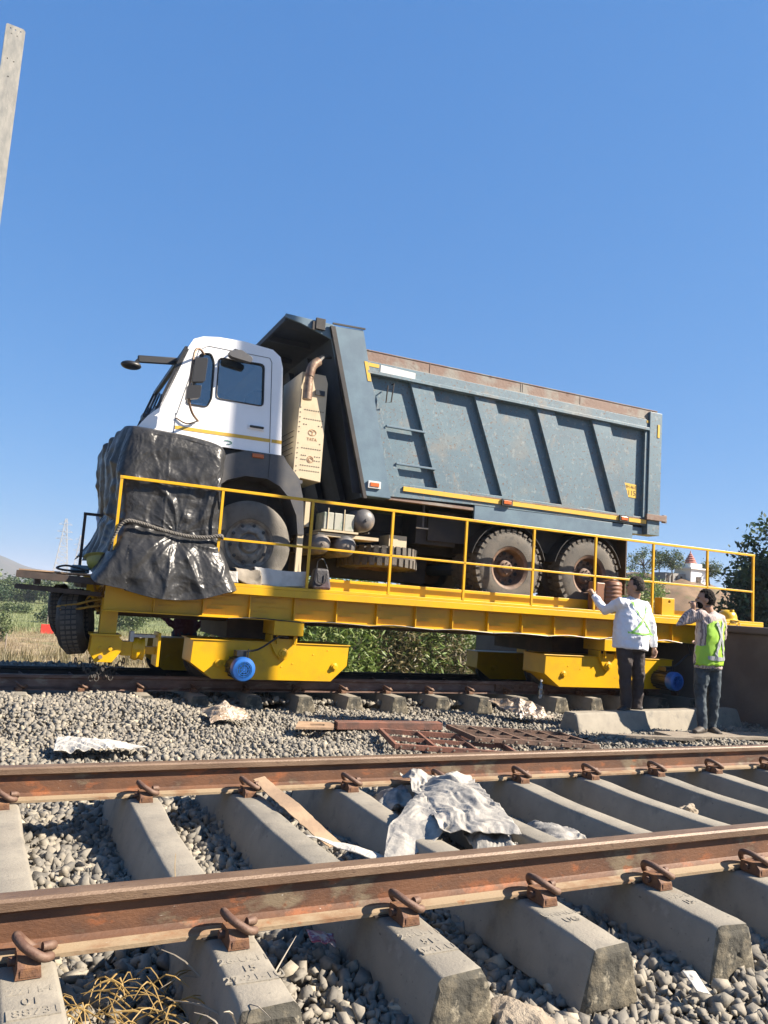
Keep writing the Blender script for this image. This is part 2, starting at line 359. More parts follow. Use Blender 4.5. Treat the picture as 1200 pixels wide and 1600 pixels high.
# ------------------------------------------------------------------ sleepers
def sleeper_mesh(seed, mats, L0=-.505, L1=2.248, wt=.076, wb=.125, H=.21, dip=1.):
    g = random.Random(seed); mb = MB(); ys = [L0, L0+.012, L0+.05, L0+.12, -.2, 0, .25, .45, .65, 1.1, 1.3, 1.5, G, G+.2, L1-.12, L1-.05, L1-.012, L1]
    secs = []
    for i, y in enumerate(ys):
        end = min(y-L0, L1-y); mid = 1 if .4 < y < 1.35 else 0
        zt = -.018*sstep(.2, .6, min(y, G-y)) if 0 < y < G else -.012*sstep(0, .5, max(-y, y-G))
        zt = zt*dip; w = wt-.006*float(mid)*dip; h = .012; rough = .006 if end < .06 else 0; e = .012 if end < .005 else 0
        pts = [(-wb-.0, -H), (-w-h*.6, zt-h*1.6), (-w+.002, zt-h*.35), (-w+h, zt), (w-h, zt), (w-.002, zt-h*.35), (w+h*.6, zt-h*1.6), (wb, -H)]
        pts = [(a*(1-e*1.2), b-(e*1.5 if b > -.1 else 0)) for a, b in pts]
        secs.append([(a+g.uniform(-1, 1)*rough, y+g.uniform(-1, 1)*rough, b+g.uniform(-1, .3)*rough) for a, b in pts])
    n = 8; mb.v = [p for s_ in secs for p in s_]
    for i in range(len(ys)-1):
        for j in range(n):
            k = (j+1) % n; mb.f.append((i*n+j, (i+1)*n+j, (i+1)*n+k, i*n+k)); mb.mi.append(1 if i in (0, len(ys)-2) else 0)
    mb.m(1)
    for s0, y, sg in ((0, L0, -1), (len(ys)-1, L1, 1)):           # rough broken cap, rings from the outline to the middle
        a = secs[s0]; loop = []
        for i in range(n):
            A_, B_ = Vector(a[i]), Vector(a[(i+1) % n]); m_ = max(1, int((B_-A_).length/.016)); loop += [A_.lerp(B_, k_/m_) for k_ in range(m_)]
        cen = Vector((.01, y, -H*.55)); K = 8; vs = list(loop); nl = len(loop)
        for k_ in range(1, K):
            for q in loop:
                r_ = q.lerp(cen, k_/K); r_.y = y+sg*(.005+.007*noise.noise(r_*9+Vector((seed*3, 0, 0)))+.003*noise.noise(r_*50)); vs.append(r_)
        vs.append(cen); fs = [(k_*nl+i, k_*nl+(i+1) % nl, (k_+1)*nl+(i+1) % nl, (k_+1)*nl+i) for k_ in range(K-1) for i in range(nl)]+[((K-1)*nl+i, (K-1)*nl+(i+1) % nl, K*nl) for i in range(nl)]
        mb.add(vs, fs)
    return mb.mesh('concrete_sleeper', mats, 40)
def clip_meshes():
    c = MB(); c.tube([(-.05, -.112, .026), (.0, -.112, .026), (.038, -.116, .03), (.055, -.145, .04), (.03, -.168, .05), (-.012, -.155, .074), (-.034, -.118, .088), (-.030, -.078, .08), (-.008, -.056, .052), (.018, -.052, .032), (.052, -.064, .030), (.066, -.09, .046), (.056, -.116, .058), (.034, -.124, .060)], .0128, 10, sm=4)
    s_ = MB(); s_.add([(-.034, -.07, 0), (.034, -.07, 0), (.034, -.175, 0), (-.034, -.175, 0), (-.03, -.072, .045), (.03, -.072, .045), (.03, -.150, .050), (-.03, -.150, .050), (-.03, -.172, .028), (.03, -.172, .028)],
                      [(0, 1, 5, 4), (4, 5, 6, 7), (7, 6, 9, 8), (8, 9, 2, 3), (0, 4, 7, 8, 3), (1, 2, 9, 6, 5)])
    s_.box(-.022, .022, -.176, -.170, .006, .024)
    return c.mesh('rail_clip', 'clip_rust', 60), s_.mesh('clip_shoulder', 'shoulder_rust')
CLIP, SHO = clip_meshes()
PAD = MB().box(-.09, .09, -.078, .078, -.001, .004).mesh('rail_pad', 'rail_black')
def put(me, name, parent, loc, rz=0):
    o = bpy.data.objects.new(name, me); COL.objects.link(o); o.parent = parent; o.location = loc; o.rotation_euler = (0, 0, rz); return o
def add_clips(s_, near_only=False):
    for yy in (0, G):
        for sg in ((0,) if near_only else (0, pi)):
            sh = put(SHO, 'clip_shoulder', s_, (0, yy, -.001), sg); put(CLIP, 'rail_clip', sh, (0, 0, 0))
def text_mesh(rows):
    mb = MB()
    for i, (t, dx) in enumerate(rows):
        v, f = text_mb(t, .05, .0022); mb.add([(p.x*.95+dx, p.y*1.0-.245-.058*i, p.z-.003) for p in v], f)
        if len(t) > 3: mb.box(-.062, .066, -.252-.058*i, -.204-.058*i, -.012, -.0025)
    return mb.mesh('cast_lettering', 'concrete_b')
TXT = [text_mesh([('22114', 0), ('01', 0), ('88731', .01)]), text_mesh([('26-U-11', 0), ('15', 0), ('27-21-1U', 0)]), text_mesh([('24-U-11', 0), ('51', 0), ('0-41-U', 0)]), text_mesh([('UNNGL', 0), ('UG', .005)]), text_mesh([('1-25-8', 0), ('15', 0)])]
SM = [sleeper_mesh(k, ['concrete' if k % 2 else 'concrete_b', 'concrete_end']) for k in range(5)]
near_lab = {-2: 'flat topped concrete sleeper half out of the left edge', -1: 'pale concrete sleeper at the lower left corner with embossed digits',
            0: 'concrete sleeper with a chipped end just right of the dry straw', 1: 'concrete sleeper crossed by the torn brown cardboard strip, beside the pale rock',
            2: 'concrete sleeper under the left edge of the crumpled grey cloth', 3: 'concrete sleeper under the right part of the crumpled grey cloth',
            4: 'concrete sleeper just right of the small grey cloth scrap', 5: 'concrete sleeper second to the right of the small grey cloth scrap, with a bare top',
            6: 'concrete sleeper left of the yellowish stone by the second rail', 7: 'concrete sleeper right of the yellowish stone by the second rail', 8: 'concrete sleeper furthest right in the near track, cut by the frame edge', 9: 'concrete sleeper of the near track past the right frame edge', 10: 'last concrete sleeper of the near track far right'}
for i in range(-2, 9):
    s_ = bpy.data.objects.new('concrete_sleeper', SM[i % 5]); COL.objects.link(s_); s_.location = (i*.5996, 0, 0); s_.rotation_euler = (0, 0, {-1: .02, 0: -.02, 1: .012, 2: .005}.get(i, rnd.uniform(-.008, .008)))
    s_['label'] = near_lab[i]; s_['category'] = 'sleeper'; s_['group'] = 'concrete sleepers of the near track'
    add_clips(s_)
    t_ = put(TXT[{-1: 0, 0: 1, 1: 2, 2: 3, 3: 4}.get(i, i % 5)], 'cast_lettering', s_, (0, 0, -.0035))
    for yy in (0, G): put(PAD, 'rail_pad', s_, (0, yy, 0))
ords = 'first second third fourth fifth sixth seventh eighth ninth tenth eleventh twelfth thirteenth fourteenth fifteenth sixteenth seventeenth'.split()
for i in range(-3, 13):
    s_ = bpy.data.objects.new('concrete_sleeper', SM[(i*3) % 5]); COL.objects.link(s_)
    s_.matrix_world = FM @ Matrix.Translation((i*.6, 0, 0)) @ Matrix.Rotation(rnd.uniform(-.02, .02), 4, 'Z')
    s_['label'] = 'grey concrete sleeper under the yellow trolley track, %s from the left' % ords[i+3]; s_['category'] = 'sleeper'; s_['group'] = 'concrete sleepers of the far track'
    add_clips(s_, True)

# ================================================================== trolley and truck (frame TM: x along the far track, y away, z up from the sleeper tops)
M('yellow', (.88, .49, .0), .38, 0, (.72, .41, .01), 2.5, .45, .65, .08, 30, [((.35, .2, .03), 11, .66, .76, .7), ((.6, .5, .3), 30, .72, .77, .6), ((.40, .24, .03), 2.2, .58, .78, .5), ((.16, .09, .03), 26, .70, .76, .8)])
M('yellow_rail', (.86, .47, .0), .4, 0, (.55, .33, .03), 9, .55, .7)
M('blue_paint', (.145, .235, .285), .5, 0, (.11, .18, .23), 1.2, .4, .65, .15, 20, [((.26, .25, .22), 2.0, .55, .72, .55), ((.15, .085, .05), 34, .585, .65, .9), ((.13, .075, .05), 90, .62, .68, .85), ((.42, .45, .43), 14, .56, .70, .45), ((.30, .24, .18), 3.3, .58, .7, .55), ((.16, .09, .055), 5, .70, .78, .5)])
M('blue_clean', (.145, .235, .30), .5, 0, (.11, .18, .245), 3, .4, .6, .1, 20, [((.2, .13, .08), 20, .7, .78, .6)])
M('rust_rim', (.25, .16, .12), .7, 0, (.30, .28, .24), 3, .48, .62, .4, 30, [((.15, .07, .045), 7, .6, .7, .8)])
M('white_paint', (.80, .80, .80), .25, 0, (.74, .74, .73), 2, .4, .7)
M('grey_plastic', (.085, .088, .098), .55, 0, (.12, .115, .11), 5, .45, .65, .1, 60)
M('black_plastic', (.02, .02, .022), .45)
M('chassis', (.028, .028, .03), .7, 0, (.06, .05, .042), 4, .45, .65, .2, 40)
M('dark_dust', (.10, .085, .07), .8, 0, (.05, .045, .04), 6, .4, .6, .3, 40)
M('rubber', (.12, .11, .095), .85, 0, (.16, .14, .115), 4, .42, .62, .5, 70, [((.04, .04, .04), 12, .55, .7, .6)])
M('rubber_clean', (.03, .03, .031), .6, 0, (.06, .057, .05), 6, .5, .66, .3, 50)
M('rim_paint', (.24, .15, .10), .7, 0, (.14, .085, .06), 8, .42, .6, .3, 60, [((.33, .27, .2), 14, .6, .7, .7)])
M('rim_grey', (.36, .33, .28), .7, 0, (.17, .145, .12), 9, .42, .6, .3, 60, [((.36, .33, .28), 14, .6, .7, .7)])
M('cream', (.72, .60, .40), .5, 0, (.60, .48, .31), 3, .5, .7, .1, 30, [((.42, .27, .15), 12, .68, .78, .5)])
M('cream_mark', (.50, .26, .12), .7)
M('exhaust', (.36, .26, .18), .5, .4, (.22, .13, .09), 14, .4, .62, .3, 60)
M('reflect_yellow', (.85, .52, .06), .4, 0, (.7, .45, .12), 20, .5, .7)
M('reflect_orange', (.65, .16, .03), .3)
M('white_label', (.75, .75, .73), .5, 0, (.6, .6, .6), 12, .6, .75)
M('battery', (.50, .50, .42), .6, 0, (.30, .36, .28), 5, .5, .6, .2, 40)
M('tank', (.12, .12, .125), .5, 0, (.28, .23, .18), 5, .48, .66, .2, 60)
M('motor_blue', (.02, .14, .50), .35, 0, (.03, .18, .6), 8)
M('motor_dark', (.018, .022, .03), .4)
M('text_dark', (.10, .06, .02), .7)
M('green_mark', (.02, .25, .14), .6)
M('dark_brown', (.07, .045, .028), .7, 0, (.12, .075, .04), 4, .45, .65)
M('rope_dark', (.13, .12, .11), .9, 0, (.2, .18, .15), 60, bump=.5, bsc=80)
M('rope_yellow', (.55, .33, .05), .8, 0, (.4, .22, .04), 30, bump=.5, bsc=90)
M('tarp_black', (.045, .045, .046), .34, 0, (.035, .035, .035), 5, .45, .65, .4, 30, spec=.3, bdist=.006)
M('sack_white', (.70, .68, .63), .7, 0, (.5, .47, .42), 5, .5, .7, .4, 20)
M('sack_tan', (.42, .36, .28), .8, 0, (.3, .26, .2), 5, .4, .6, .4, 20)
M('bag_black', (.02, .018, .024), .6, 0, (.05, .02, .03), 6, .5, .6, .4, 30)
M('seat', (.05, .05, .055), .8)
def crumple(name, sc=8., dist=.02):
    m = MATS[name]; t = m.node_tree; n = t.nodes; L = t.links; b = n['Principled BSDF']; tc = n.new('ShaderNodeTexCoord')
    nz = n.new('ShaderNodeTexNoise'); nz.inputs['Scale'].default_value = sc*.5; nz.inputs['Detail'].default_value = 3; L.new(tc.outputs['Object'], nz.inputs[0])
    ad = n.new('ShaderNodeVectorMath'); ad.operation = 'MULTIPLY_ADD'; L.new(nz.outputs['Color'], ad.inputs[0]); ad.inputs[1].default_value = (.22, .22, .22); L.new(tc.outputs['Object'], ad.inputs[2]); prev = None
    for s_, w in ((sc, 1.), (sc*2.6, .38), (sc*6, .15)):
        v = n.new('ShaderNodeTexVoronoi'); v.inputs['Scale'].default_value = s_; L.new(ad.outputs[0], v.inputs['Vector']); k = n.new('ShaderNodeMath'); k.operation = 'MULTIPLY'; k.inputs[1].default_value = w; L.new(v.outputs['Distance'], k.inputs[0])
        if prev is None: prev = k.outputs[0]
        else: a = n.new('ShaderNodeMath'); a.operation = 'ADD'; L.new(prev, a.inputs[0]); L.new(k.outputs[0], a.inputs[1]); prev = a.outputs[0]
    bp = n.new('ShaderNodeBump'); bp.inputs['Strength'].default_value = .8; bp.inputs['Distance'].default_value = dist; L.new(prev, bp.inputs['Height']); L.new(bp.outputs[0], b.inputs['Normal'])
crumple('tarp_black', 6., .011)
def glass(name, col, fac):
    m = bpy.data.materials.new(name); m.use_nodes = True; t = m.node_tree; n = t.nodes; L = t.links; n.remove(n['Principled BSDF'])
    a = n.new('ShaderNodeBsdfTransparent'); a.inputs[0].default_value = (*col, 1); g = n.new('ShaderNodeBsdfGlossy'); g.inputs['Roughness'].default_value = .02; g.inputs[0].default_value = (.9, .95, 1, 1)
    f = n.new('ShaderNodeFresnel'); f.inputs[0].default_value = 1.5; md = n.new('ShaderNodeMath'); md.operation = 'ADD'; md.inputs[1].default_value = fac; L.new(f.outputs[0], md.inputs[0])
    x = n.new('ShaderNodeMixShader'); L.new(md.outputs[0], x.inputs[0]); L.new(a.outputs[0], x.inputs[1]); L.new(g.outputs[0], x.inputs[2]); L.new(x.outputs[0], n['Material Output'].inputs[0]); MATS[name] = m
glass('window_glass', (.58, .64, .68), .12)
glass('bottle_plastic', (.85, .88, .9), .12)

# ---- trolley
TR = thing('rail_trolley', 'long bright yellow rail trolley on four wheeled bogies carrying the tipper truck', 'rail trolley', (3.5, .87, .16), TM)
d = MB(); d.box(-1.12, 8.36, -.40, 2.14, 1.15, 1.20); d.build('deck_plate', 'yellow', TR, bevel=.004)
for y0, y1 in ((-.66, -.405), (2.145, 2.40)):
    f = MB(); f.box(-1.15, 8.40, y0, y1, 1.215, 1.25); f.box(-1.15, 8.40, (y0 if y0 < 0 else y1-.01), (y0+.01 if y0 < 0 else y1), 1.135, 1.2145); f.build('deck_edge', 'yellow', TR, bevel=.003)
k = MB(); k.box(1.42, 6.36, -.40, -.39, 1.2, 1.385); k.box(6.62, 7.9, -.40, -.39, 1.2, 1.335); k.build('kerb_plate', 'yellow', TR, bevel=.003)
k = MB(); k.box(1.42, 7.9, 2.13, 2.14, 1.2, 1.36); k.build('kerb_plate', 'yellow', TR, bevel=.003)
k = MB(); k.panel([[(6.46, 1.25), (6.70, 1.25), (6.70, 1.50), (6.46, 1.50)], [(6.60+.022*cos(a*pi/4), 1.45+.022*sin(a*pi/4)) for a in range(8)]], -.56, -.41); k.build('stop_block', 'yellow', TR, bevel=.004)
k = MB(); k.panel([[(.02, 1.25), (.40, 1.25), (.40, 1.36), (.16, 1.40), (.02, 1.40)], [(.10+.022*cos(a*pi/4), 1.345+.022*sin(a*pi/4)) for a in range(8)], [(.28+.022*cos(a*pi/4), 1.33+.022*sin(a*pi/4)) for a in range(8)]], -.44, -.41); k.build('stop_block', 'yellow', TR)
for y, sg in ((-.50, -1), (2.24, 1)):
    b = MB(); b.box(-1.1, 8.3, y-.006, y+.006, .88, 1.134); b.box(-1.1, 8.3, y-.07, y+.07, .865, .88)
    bo = b.build('side_beam', 'yellow', TR, bevel=.002)
    if sg < 0:
        wire = MB(); g = random.Random(4)
        for q in range(9):
            x = .2+q*.86; wire.tube([(x, -.575, .862), (x+.3, -.575, .885+g.uniform(-.01, .02)), (x+.6, -.578, .872), (x+.85, -.575, .862)], .006, 5, sm=3)
        wire.build('cable', 'black_plastic', bo)
    x = -.6
    st = MB().box(-.006, .006, -.055, 0, .882, 1.132).mesh('stiffener', 'yellow')
    lm = MB()
    for r_, (a, b_) in enumerate([((.08, .38), .0), ((.04, .30), .035), ((.1, .44), .07), ((.05, .22), .105)]): lm.box(a[0], a[1], -.016, 0, 1.10-b_*1.4, 1.106-b_*1.4)
    lm = lm.mesh('sun_streak', 'yellow_rail')  # thin raised strips added to stand for short streaks of sunlight
    j = 0
    while x < 8.3:
        put(st, 'stiffener', bo, Vector((x, y-.006 if sg < 0 else y+.06, 0))-OFF[bo.name])
        if x < 7.9 and sg < 0: o = put(lm, 'sun_streak', bo, Vector((x, y-.0065, 0))-OFF[bo.name]); o.scale = (rnd.uniform(.95, 1.1), 1, 1)
        x += .52; j += 1
for x in np.arange(-.9, 8.3, .75):
    MB().box(x-.04, x+.04, -.49, 2.23, .95, 1.149).build('cross_beam', 'yellow', TR)
for y in (.25, 1.45): MB().box(-1.1, 8.3, y-.05, y+.05, .80, .949).build('centre_beam', 'dark_brown', TR)
# handrail
RX = [-1.07, 0.0, 1.05, 2.08, 3.11, 4.14, 5.16, 6.19, 7.23, 8.18]
hr = MB(); hr.bar((-1.09, -.65, 2.265), (8.20, -.65, 2.255), .032, .032); hr.build('hand_rail', 'yellow_rail', TR, bevel=.003)
hr = MB(); hr.bar((0.02, -.65, 1.722), (8.16, -.65, 1.70), .026, .026); hr.build('mid_rail', 'yellow_rail', TR, bevel=.003)
for i, x in enumerate(RX):
    MB().box(x-.014, x+.014, -.663, -.635, 1.252 if i != 0 else 1.252, 2.248).build('rail_post', 'yellow_rail', TR)
# bogies (near/far side boxes)
def bogie(x0, x1, base_label):
    for y, sg in ((-.25, 1), (1.72, -1)):
        y0, y1 = (-.42, .09) if y < 0 else (1.655, 1.99)
        if sg > 0: OFF['zshift'] = 0
        xa, xb = x0, x1
        if sg < 0: x0 += (-.18 if x0 < 2 else .22); x1 += (-.1 if x0 < 2 else .25)
        n0 = set(o_.name for o_ in TR.children)
        b = MB(); b.panel([[(x0+.03, .605), (x0+.02, .36), (x0+.27, .19), (x1-.20, .19), (x1-.01, .375), (x1, .605)]], y0, y1); b.box(x0-.005, x1+.015, y0-.012, y1+.012, .6055, .618)
        for (bx, bz, rr) in ((x0+.33, .36, .045), (x1-.17, .36, .045)):
            b.lathe([(0, y0-.035), (rr*.6, y0-.035), (rr*.6, y0-.015), (rr, y0-.014), (rr, y0)], (bx, 0, bz), 'y', 12)
        g_ = random.Random(int(x0*10)+3)
        for q in range(7): b.lathe([(0, y0-.008), (.007, y0-.008), (.007, y0)], (g_.uniform(x0+.2, x1-.2), 0, g_.uniform(.3, .56)), 'y', 6)
        bo = b.build('bogie_frame', 'yellow', TR, bevel=.004)
        for wx in (x0+.26, x1-.24):
            w = MB(); w.lathe([(.05, -.05), (.18, -.05), (.20, -.04), (.20, .045), (.225, .05), (.225, .075), (.18, .08), (.05, .08)] if y < 0 else [(.05, -.08), (.18, -.08), (.225, -.075), (.225, -.05), (.20, -.045), (.20, .04), (.18, .05), (.05, .05)], (wx, 0 if y < 0 else G, .366), 'y', 28, True)
            w.build('bogie_wheel', 'chassis', bo, smooth=40)
        # pivot lug
        px_ = x0+1.05
        p = MB(); p.panel([[(px_-.15, .66), (px_-.15, .60), (px_-.10, .50), (px_-.03, .43), (px_+.05, .43), (px_+.12, .50), (px_+.15, .60), (px_+.15, .66)]], y0-.05, y0-.016); p.lathe([(0, y0-.09), (.032, y0-.09), (.032, y0-.07), (.055, y0-.068), (.055, y0-.05)], (px_, 0, .50), 'y', 14)
        p.box(px_-.155, px_-.135, y0-.055, y0+.2, .619, .70); p.box(px_+.135, px_+.155, y0-.055, y0+.2, .619, .70)
        p.box(px_-.10, px_-.08, y0-.10, y0-.056, .60, .70); p.box(px_+.10, px_+.12, y0-.10, y0-.056, .60, .70); p.build('pivot_lug', 'yellow', TR, bevel=.004)
        MB().box(px_-.16, px_+.19, (y0-.15 if sg > 0 else y0-.03), (y0+.30 if sg > 0 else y0+.46), .705, .864).build('bolster_end', 'yellow', TR, bevel=.004)
        if sg < 0:
            for o_ in list(TR.children):
                if o_.name not in n0 and not o_.name.startswith('bolster_end'): o_.location.z -= .125
        x0, x1 = xa, xb
    MB().box(x0+.52, x1-.45, .12, 1.62, .60, .86).build('bolster', 'dark_brown', TR)
bogie(-.155, 1.72, 'left'); bogie(4.55, 6.82, 'right')
def motor(x, z, y0):
    m_ = MB(); m_.lathe([(0, y0+.36), (.10, y0+.36), (.118, y0+.33), (.118, y0+.06), (.105, y0+.05)], (x, 0, z), 'y', 24)
    for k_ in range(14):
        a = 2*pi*k_/14; m_.obox((x+.125*cos(a), y0+.20, z+.125*sin(a)), (.008*cos(a), 0, .008*sin(a)), (0, .13, 0), (-.003*sin(a), 0, .003*cos(a)))
    m_.box(x-.05, x+.06, y0+.12, y0+.27, z+.125, z+.185); m_.tube([(x+.07, y0+.1, z+.10), (x+.07, y0+.1, z+.21)], .008, 6)
    mo = m_.build('motor', 'motor_dark', TR, smooth=35)
    c_ = MB(); c_.lathe([(.112, y0+.065), (.128, y0+.06), (.130, y0-.02), (.120, y0-.045), (.085, y0-.055)], (x, 0, z), 'y', 28)
    for k_ in range(8):
        a = 2*pi*k_/8; c_.bar((x, y0-.052, z), (x+.088*cos(a), y0-.055, z+.088*sin(a)), .006)
    for r_ in (.03, .055, .075): c_.lathe([(r_-.004, y0-.054), (r_+.004, y0-.054), (r_+.004, y0-.048), (r_-.004, y0-.048)], (x, 0, z), 'y', 20)
    c_.build('fan_cover', 'motor_blue', mo, smooth=40)
    g_ = MB(); g_.lathe([(.0, y0+.58), (.13, y0+.58), (.15, y0+.50), (.145, y0+.40), (.10, y0+.36)], (x-.02, 0, z), 'y', 20); g_.ball((x-.16, y0+.50, z+.01), .10, .07, .09); g_.build('gear_housing', 'yellow', TR, smooth=40)
    cb = MB(); cb.tube([(x, y0+.2, z+.18), (x+.20, y0+.2, z+.2), (x+.45, y0+.22, z+.36), (x+.55, y0+.25, .7), (x+.50, y0+.28, .86)], .012, 6, sm=4); cb.build('cable', 'black_plastic', TR)
motor(.365, .335, -.77); motor(6.53, .34, -.77)
# coupler and end brackets at the left end
c = MB(); c.panel([[(-1.17, .60), (-.90, .60), (-.865, .56), (-.865, .45), (-.95, .33), (-1.12, .33), (-1.18, .43)]], .20-.6, .24-.6)
c.panel([[(-1.17, .60), (-.90, .60), (-.865, .56), (-.865, .45), (-.95, .33), (-1.12, .33), (-1.18, .43)]], .46-.6, .50-.6); c.box(-1.19, -.88, -.42, -.08, .601, .625)
for a, b in ((-1.08, .47), (-.98, .47)): c.lathe([(0, .17), (.022, .17), (.022, .20)], (a, -.6, b), 'y', 10)
c.build('coupler_bracket', 'yellow', TR, bevel=.004)
c = MB(); c.lathe([(0, .166), (.022, .166), (.022, .1995)], (-1.07, -.6, .385), 'y', 10); c.build('coupler_pin', 'rust_rim', TR)
MB().box(-1.10, -.93, -.34, -.16, .6255, 1.0).build('coupler_post', 'yellow', TR, bevel=.004)
c = MB(); c.box(-.864, -.70, -.33, -.17, .40, .55); c.lathe([(.0, -.76), (.11, -.75), (.13, -.70), (.11, -.66), (.13, -.62), (.0, -.62)], (0, -.25, .475), 'x', 24); c.box(-.50, -.47, -.42, -.08, .30, .66); c.box(-.62, -.50, -.3, -.2, .42, .50); c.build('draw_bar', 'yellow', TR, bevel=.004)
c = MB(); c.box(-.74, -.52, -.34, -.16, .60, .63); c.box(-.78, -.74, -.33, -.2, .55, .66); c.build('bracket_plate', 'sack_white', TR)
ch = MB()
for s0 in ((-1.3, .2), (-1.15, .3), (-.95, .2), (-.8, .35)):
    for q in range(6):
        cx, cz = s0[0]+.045*q*(1 if s0[0] < -1.1 else -.8), .33-.035*q; ch.tube([(cx+.022*cos(a)*(1 if q % 2 else .4), s0[1]-.5+.022*sin(a)*(1 if not q % 2 else .2)+(.0), cz+.032*sin(a)) for a in np.linspace(0, 2*pi, 9)[:-1]], .007, 5, True)
ch.build('chain', 'dark_dust', TR, smooth=60, kind='stuff')
# right end brackets
c = MB(); c.box(7.95, 8.12, -.3, -.1, .16, .62); c.box(7.6, 7.80, -.1, .3, .25, .64); c.box(7.3, 7.5, .0, .3, .4, .66); c.box(7.84, 8.22, -.34, .1, .02, .05)
for z in (.30, .42, .54): c.lathe([(0, -.325), (.02, -.325), (.02, -.30)], (8.04, 0, z), 'y', 8)
c.box(7.86, 7.98, -.2, 0, .64, 1.134); c.build('end_bracket', 'yellow', TR, bevel=.004)

# ---- wheels
M('rubber_dusty', (.21, .19, .16), .9, 0, (.13, .12, .10), 4, .42, .62, .4, 60)
def wheel(R, wd, y, x, z, deep, parent, rimm, name='wheel', lug=True, sgn=1):
    """near face at y, extending to y+wd (sgn=1) or y-wd (sgn=-1)"""
    h = MB(); s_ = sgn
    h.lathe([(R*.53, .0+.02), (R*.56, .0+.005), (R*.66, -.0+.0), (R*.80, .008), (R*.90, .022), (R*.965, .045), (R*.97, wd-.045), (R*.90, wd-.02), (R*.8, wd-.005), (R*.56, wd-.005), (R*.53, wd-.02)], (0, 0, 0), 'y', 48)
    if lug:
        n = 34
        for k_ in range(n):
            for side in (0, 1):
                a = 2*pi*(k_+.5*side)/n; u = Vector((cos(a), 0, sin(a))); tdir = Vector((-sin(a), 0, cos(a)))
                yy = wd*.22 if side == 0 else wd*.78
                h.obox(u*(R*.975)+Vector((0, yy, 0)), u*R*.026, tdir*R*.058, Vector((0, wd*.19, 0)))
                ys = .03 if side == 0 else wd-.03
                h.obox(u*(R*.925)+Vector((0, ys, 0)), u*R*.045, tdir*R*.045, Vector((0, .012, 0)))
        h.lathe([(R*.972, wd*.42), (R*.99, wd*.42), (R*.99, wd*.58), (R*.972, wd*.58)], (0, 0, 0), 'y', 48)
    mt = Matrix.Translation((x, y, z)) @ Matrix.Rotation(rnd.uniform(0, 6), 4, 'Y') @ Matrix.Scale(s_, 4, (0, 1, 0))
    def fin(mb, nm, mats, par, sm=35):
        mb.v = [tuple(mt @ Vector(v)) for v in mb.v]; return mb.build(nm, mats, par, smooth=sm)
    w_ = fin(h, name if name != 'wheel' else 'wheel', 'rubber' if lug else 'rubber_dusty', parent)
    r_ = MB()
    if deep:
        r_.lathe([(R*.53, .018), (R*.545, .006), (R*.52, .012), (R*.47, .03), (R*.45, .14), (R*.43, .165), (R*.22, .17), (R*.21, .10), (R*.17, .085), (R*.10, .08), (.0, .08)], (0, 0, 0), 'y', 40)
        for k_ in range(10):
            a = 2*pi*k_/10; r_.lathe([(0, .135), (.014, .135), (.014, .17)], (R*.31*cos(a), 0, R*.31*sin(a)), 'y', 6)
        for k_ in range(8):
            a = 2*pi*k_/8; r_.lathe([(0, .065), (.01, .065), (.01, .085)], (R*.14*cos(a), 0, R*.14*sin(a)), 'y', 6)
    else:
        r_.lathe([(R*.53, .018), (R*.545, .004), (R*.52, .012), (R*.49, .045), (R*.44, .05), (R*.40, .03), (R*.30, .0), (R*.26, .0), (R*.22, .02), (R*.20, .0), (R*.17, -.02), (0, -.025)], (0, 0, 0), 'y', 40)
        for k_ in range(10):
            a = 2*pi*k_/10; r_.lathe([(0, -.02), (.015, -.02), (.015, .01)], (R*.285*cos(a), 0, R*.285*sin(a)), 'y', 6)
    ri = fin(r_, 'rim', rimm, w_)
    hl = MB()
    for k_ in range(10):
        a = 2*pi*(k_+.5)/10
        if deep: hl.lathe([(0, .158), (.028, .158), (.028, .169)], (R*.385*cos(a), 0, R*.385*sin(a)), 'y', 10)
        else: hl.lathe([(0, .022), (.020, .022), (.020, .045)], (R*.415*cos(a), 0, R*.415*sin(a)), 'y', 10)
    fin(hl, 'rim_hole', 'black_plastic', ri); return w_

# ---- truck
TK = thing('tipper_truck', 'white cab tipper truck with a slate blue dump body parked on the yellow trolley', 'truck', (3.0, .87, 1.2), TM)
wheel(.52, .28, -.36, .42, 1.715, False, TK, 'rim_grey', lug=False)
wheel(.52, .28, 2.10, .42, 1.715, False, TK, 'rim_grey', lug=False, sgn=-1)
for x in (3.98, 5.31):
    wheel(.525, .28, -.36, x, 1.725, True, TK, 'rim_paint'); wheel(.525, .28, .03, x+.0, 1.725, True, TK, 'rim_paint')
    wheel(.525, .28, 2.10, x, 1.725, True, TK, 'rim_paint', sgn=-1)
    MB().tube([(x, .3, 1.72), (x, 1.9, 1.72)], .09, 10).build('axle', 'chassis', TK)
MB().tube([(.42, -.1, 1.68), (.42, 1.9, 1.68)], .06, 8).build('axle', 'chassis', TK)
sp = MB()
R = .53
sw = wheel(R, .27, 0, 0, 0, True, TK, 'rim_paint', name='spare_wheel')
sw.matrix_basis = Matrix.Translation(Vector((2.33, .30, 1.58))-OFF[TK.name]) @ Matrix.Rotation(radians(87), 4, 'X') @ Matrix.Translation((OFF[TK.name]))
for ch_ in sw.children: pass
fr_ = MB(); fr_.box(-.5, 6.25, .45, .53, 1.85, 2.10); fr_.box(-.5, 6.25, 1.21, 1.29, 1.85, 2.10)
for x in (.0, 1.1, 1.9, 2.9, 3.35, 4.6, 5.9): fr_.box(x, x+.08, .531, 1.209, 1.88, 2.07)
fr_.box(1.9, 6.2, .40, .56, 2.101, 2.34); fr_.box(1.9, 6.2, 1.18, 1.34, 2.101, 2.34)
fr_.box(2.85, 6.0, -.10, -.06, 2.0, 2.40); fr_.box(2.7, 3.30, -.05, .4, 1.95, 2.38)
